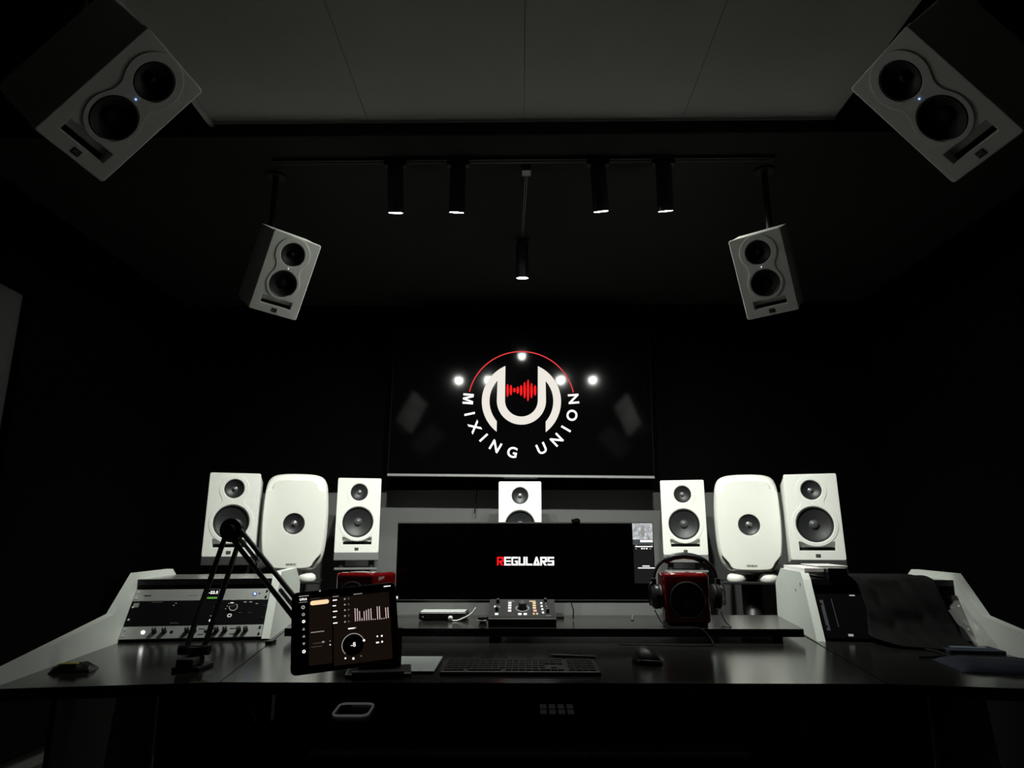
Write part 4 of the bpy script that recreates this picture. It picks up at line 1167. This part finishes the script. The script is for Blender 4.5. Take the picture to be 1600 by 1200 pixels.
bp(MB().lathe([(0, -0.034), (0.016, -0.034), (0.018, -0.018), (0, -0.018)], 20, 'y', J), 'tension_knob', BLACKP, True)
E_ = Vector((-0.625, 2.10, 0.885))
d_ = (E_ - J).normalized()
pr = Vector((-d_.z, 0, d_.x)).normalized()
for s in (-1, 1):
    bp(MB().tube([J + pr * 0.019 * s + d_ * 0.02, E_ + pr * 0.019 * s], 0.0080, 10), 'upper_rod', BLACKM, True)
for a_, b_ in ((0.10, 0.36), (0.66, 0.97)):
    bp(MB().tube([J + (E_ - J) * a_, J + (E_ - J) * b_], 0.0062, 10), 'spring', M('spring_steel', (0.62, 0.62, 0.62), 0.35, metal=0.6), True)
bp(MB().box(E_.x - 0.018, E_.x + 0.03, E_.y - 0.012, E_.y + 0.012, E_.z - 0.022, E_.z + 0.022, bev=0.006), 'end_clamp', BLACKM)
bp(MB().box(-0.985, -0.935, 2.06, 2.14, ZD + 0.012, ZD + 0.035, bev=0.005), 'clamp_block', DARKF)
bp(MB().tube([Bs + Vector((-0.045, 0, 0)), Bs + Vector((0.045, 0, 0))], 0.014, 12), 'base_hinge', BLACKM, True)

# small plug lying in front of the left rack
t = thing('cable_plug', 'small dark plug on a stub of cable before the left rack', 'plug', (-0.915, 2.63, ZD))
MB().tube(smooth_loop([Vector(p) for p in ((-0.06, 0.07, 0.004), (-0.03, 0.06, 0.005), (-0.005, 0.03, 0.006))], 5, False), 0.004, 8).build('lead', CABLE, t, True)
MB().box(-0.012, 0.012, -0.025, 0.03, 0, 0.012, bev=0.003).build('plug_body', BLACKP, t)

# ------------------------------------------------------------------ piano keyboard on the tray
pk = thing('piano_keyboard', 'black stage piano keyboard on the tray under the desk', 'piano', (0.02, 2.15, 0.5235))
MB().box(-0.62, 0.62, -0.13, 0.28, 0, 0.03, bev=0.006).build('case', BLACKP, pk)
MB().prism([(0.035, 0.03), (0.055, 0.075), (0.27, 0.095), (0.278, 0.03)], -0.62, 0.62, 'x').build('control_panel', BLACKM, pk)
IV = M('key_ivory', (0.55, 0.54, 0.50), 0.3)
EB = M('key_ebony', (0.012, 0.012, 0.012), 0.25)
wm = MB().box(-0.0112, 0.0112, -0.12, 0.034, 0.0305, 0.045, bev=0.0015, seg=1).mesh('white_key'); wm.materials.append(IV)
bmh = MB().prism([(-0.052, 0.0455), (-0.047, 0.056), (0.034, 0.058), (0.034, 0.0455)], -0.0055, 0.0055, 'x').mesh('black_key'); bmh.materials.append(EB)
nk = 50
for k in range(nk):
    x = -0.588 + k * 0.024
    link('white_key', wm, None, pk, loc=(x, 0, 0))
    if k % 7 not in (2, 6) and k < nk - 1:
        link('black_key', bmh, None, pk, loc=(x + 0.012, 0, 0))
SL = Matrix.Translation((0, 0.055, 0.075)) @ Matrix.Rotation(math.atan2(0.02, 0.215), 4, 'X')
def pkp(mb, name, mat):
    for v in mb.bm.verts: v.co = SL @ v.co
    return mb.build(name, mat, pk)
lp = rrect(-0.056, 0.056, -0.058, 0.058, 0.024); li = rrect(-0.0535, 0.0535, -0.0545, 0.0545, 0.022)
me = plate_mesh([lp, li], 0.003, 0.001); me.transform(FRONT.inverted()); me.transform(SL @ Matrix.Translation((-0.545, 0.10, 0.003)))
link('wheel_bezel', me, M('bezel_added_glow', emit=(0.045, 0.045, 0.047), estr=1.0), pk)  # faint glow added to the bezel in place of its highlights
pkp(MB().box(-0.59, -0.55, 0.085, 0.115, 0.0, 0.012, bev=0.004), 'pitch_wheel', BLACKG)
pkp(MB().box(0.03, 0.15, 0.05, 0.15, 0.0, 0.004, bev=0.001, seg=1), 'button_block', BLACKM)
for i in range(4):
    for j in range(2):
        pkp(MB().box(0.038 + i * 0.028, 0.058 + i * 0.028, 0.06 + j * 0.05, 0.09 + j * 0.05, 0.004, 0.008, bev=0.001, seg=1), 'button', M('button_added_glow', emit=(0.008, 0.008, 0.009), estr=1.0))  # buttons get an added faint glow as well
for x in (-0.42, -0.32, 0.24, 0.36, 0.48):
    auto_smooth(pkp(MB().lathe([(0, 0.016), (0.008, 0.016), (0.0095, 0.0), (0, 0.0)], 18, 'z', (x, 0.10, 0)), 'knob', BLACKG))

# cables hanging under the left and right wings
def hang(name, label, pts, r, mat=CABLE):
    o = Vector(pts[-1])
    return tag(MB().tube([Vector(p) - o for p in smooth_loop([Vector(p) for p in pts], 6, False)], r, 8).build(name, mat, None, True, o), label, 'cable', 'cables hanging below the desk wings')
hang('hanging_cable', 'thick black cable below the left wing, nearest the outer leg', [(-1.00, 2.2, .725), (-1.01, 2.2, .5), (-1.04, 2.2, .25), (-1.02, 2.22, .012)], 0.008)
hang('hanging_cable', 'black cable below the left wing, in the middle of the bunch', [(-0.93, 2.25, .725), (-0.93, 2.24, .5), (-0.95, 2.22, .25), (-0.9, 2.25, .012)], 0.006)
hang('hanging_cable', 'black cable below the left wing slanting towards the piano', [(-0.965, 2.18, .725), (-0.945, 2.15, .55), (-0.92, 2.15, .40), (-0.90, 2.2, .012)], 0.007)
hang('hanging_cable', 'black cable below the left wing hanging beside the tray', [(-0.915, 2.12, .725), (-0.905, 2.10, .55), (-0.89, 2.10, .38), (-0.885, 2.1, .012)], 0.006)
hang('hanging_cable', 'black cable below the right wing beside the grey post', [(1.05, 2.2, .725), (1.055, 2.2, .5), (1.07, 2.2, .25), (1.08, 2.2, .012)], 0.006)
tag(MB().tube([Vector((0, 0, 0)), Vector((0.02, 0.0, -0.035)), Vector((0.03, 0, -0.06))], 0.0022, 6).build('wire_end', CHROME, loc=(-0.75, 2.0, 0.707)), 'bright bare wire end poking out below the left desk front', 'wire')
# small strip on the left side wall cladding
t = thing('wall_strip', 'short pale strip on the dark wall left of the speakers', 'strip', (-2.02, 4.688, 1.50))
MB().box(-0.033, 0.033, -0.012, 0.0, -0.006, 0.006, bev=0.002, seg=1).build('strip', M('strip_grey', (0.5, 0.5, 0.5), 0.4), t)
MB().box(-0.025, 0.025, -0.002, 0.003, -0.012, 0.012).build('backing', BLACKP, t)
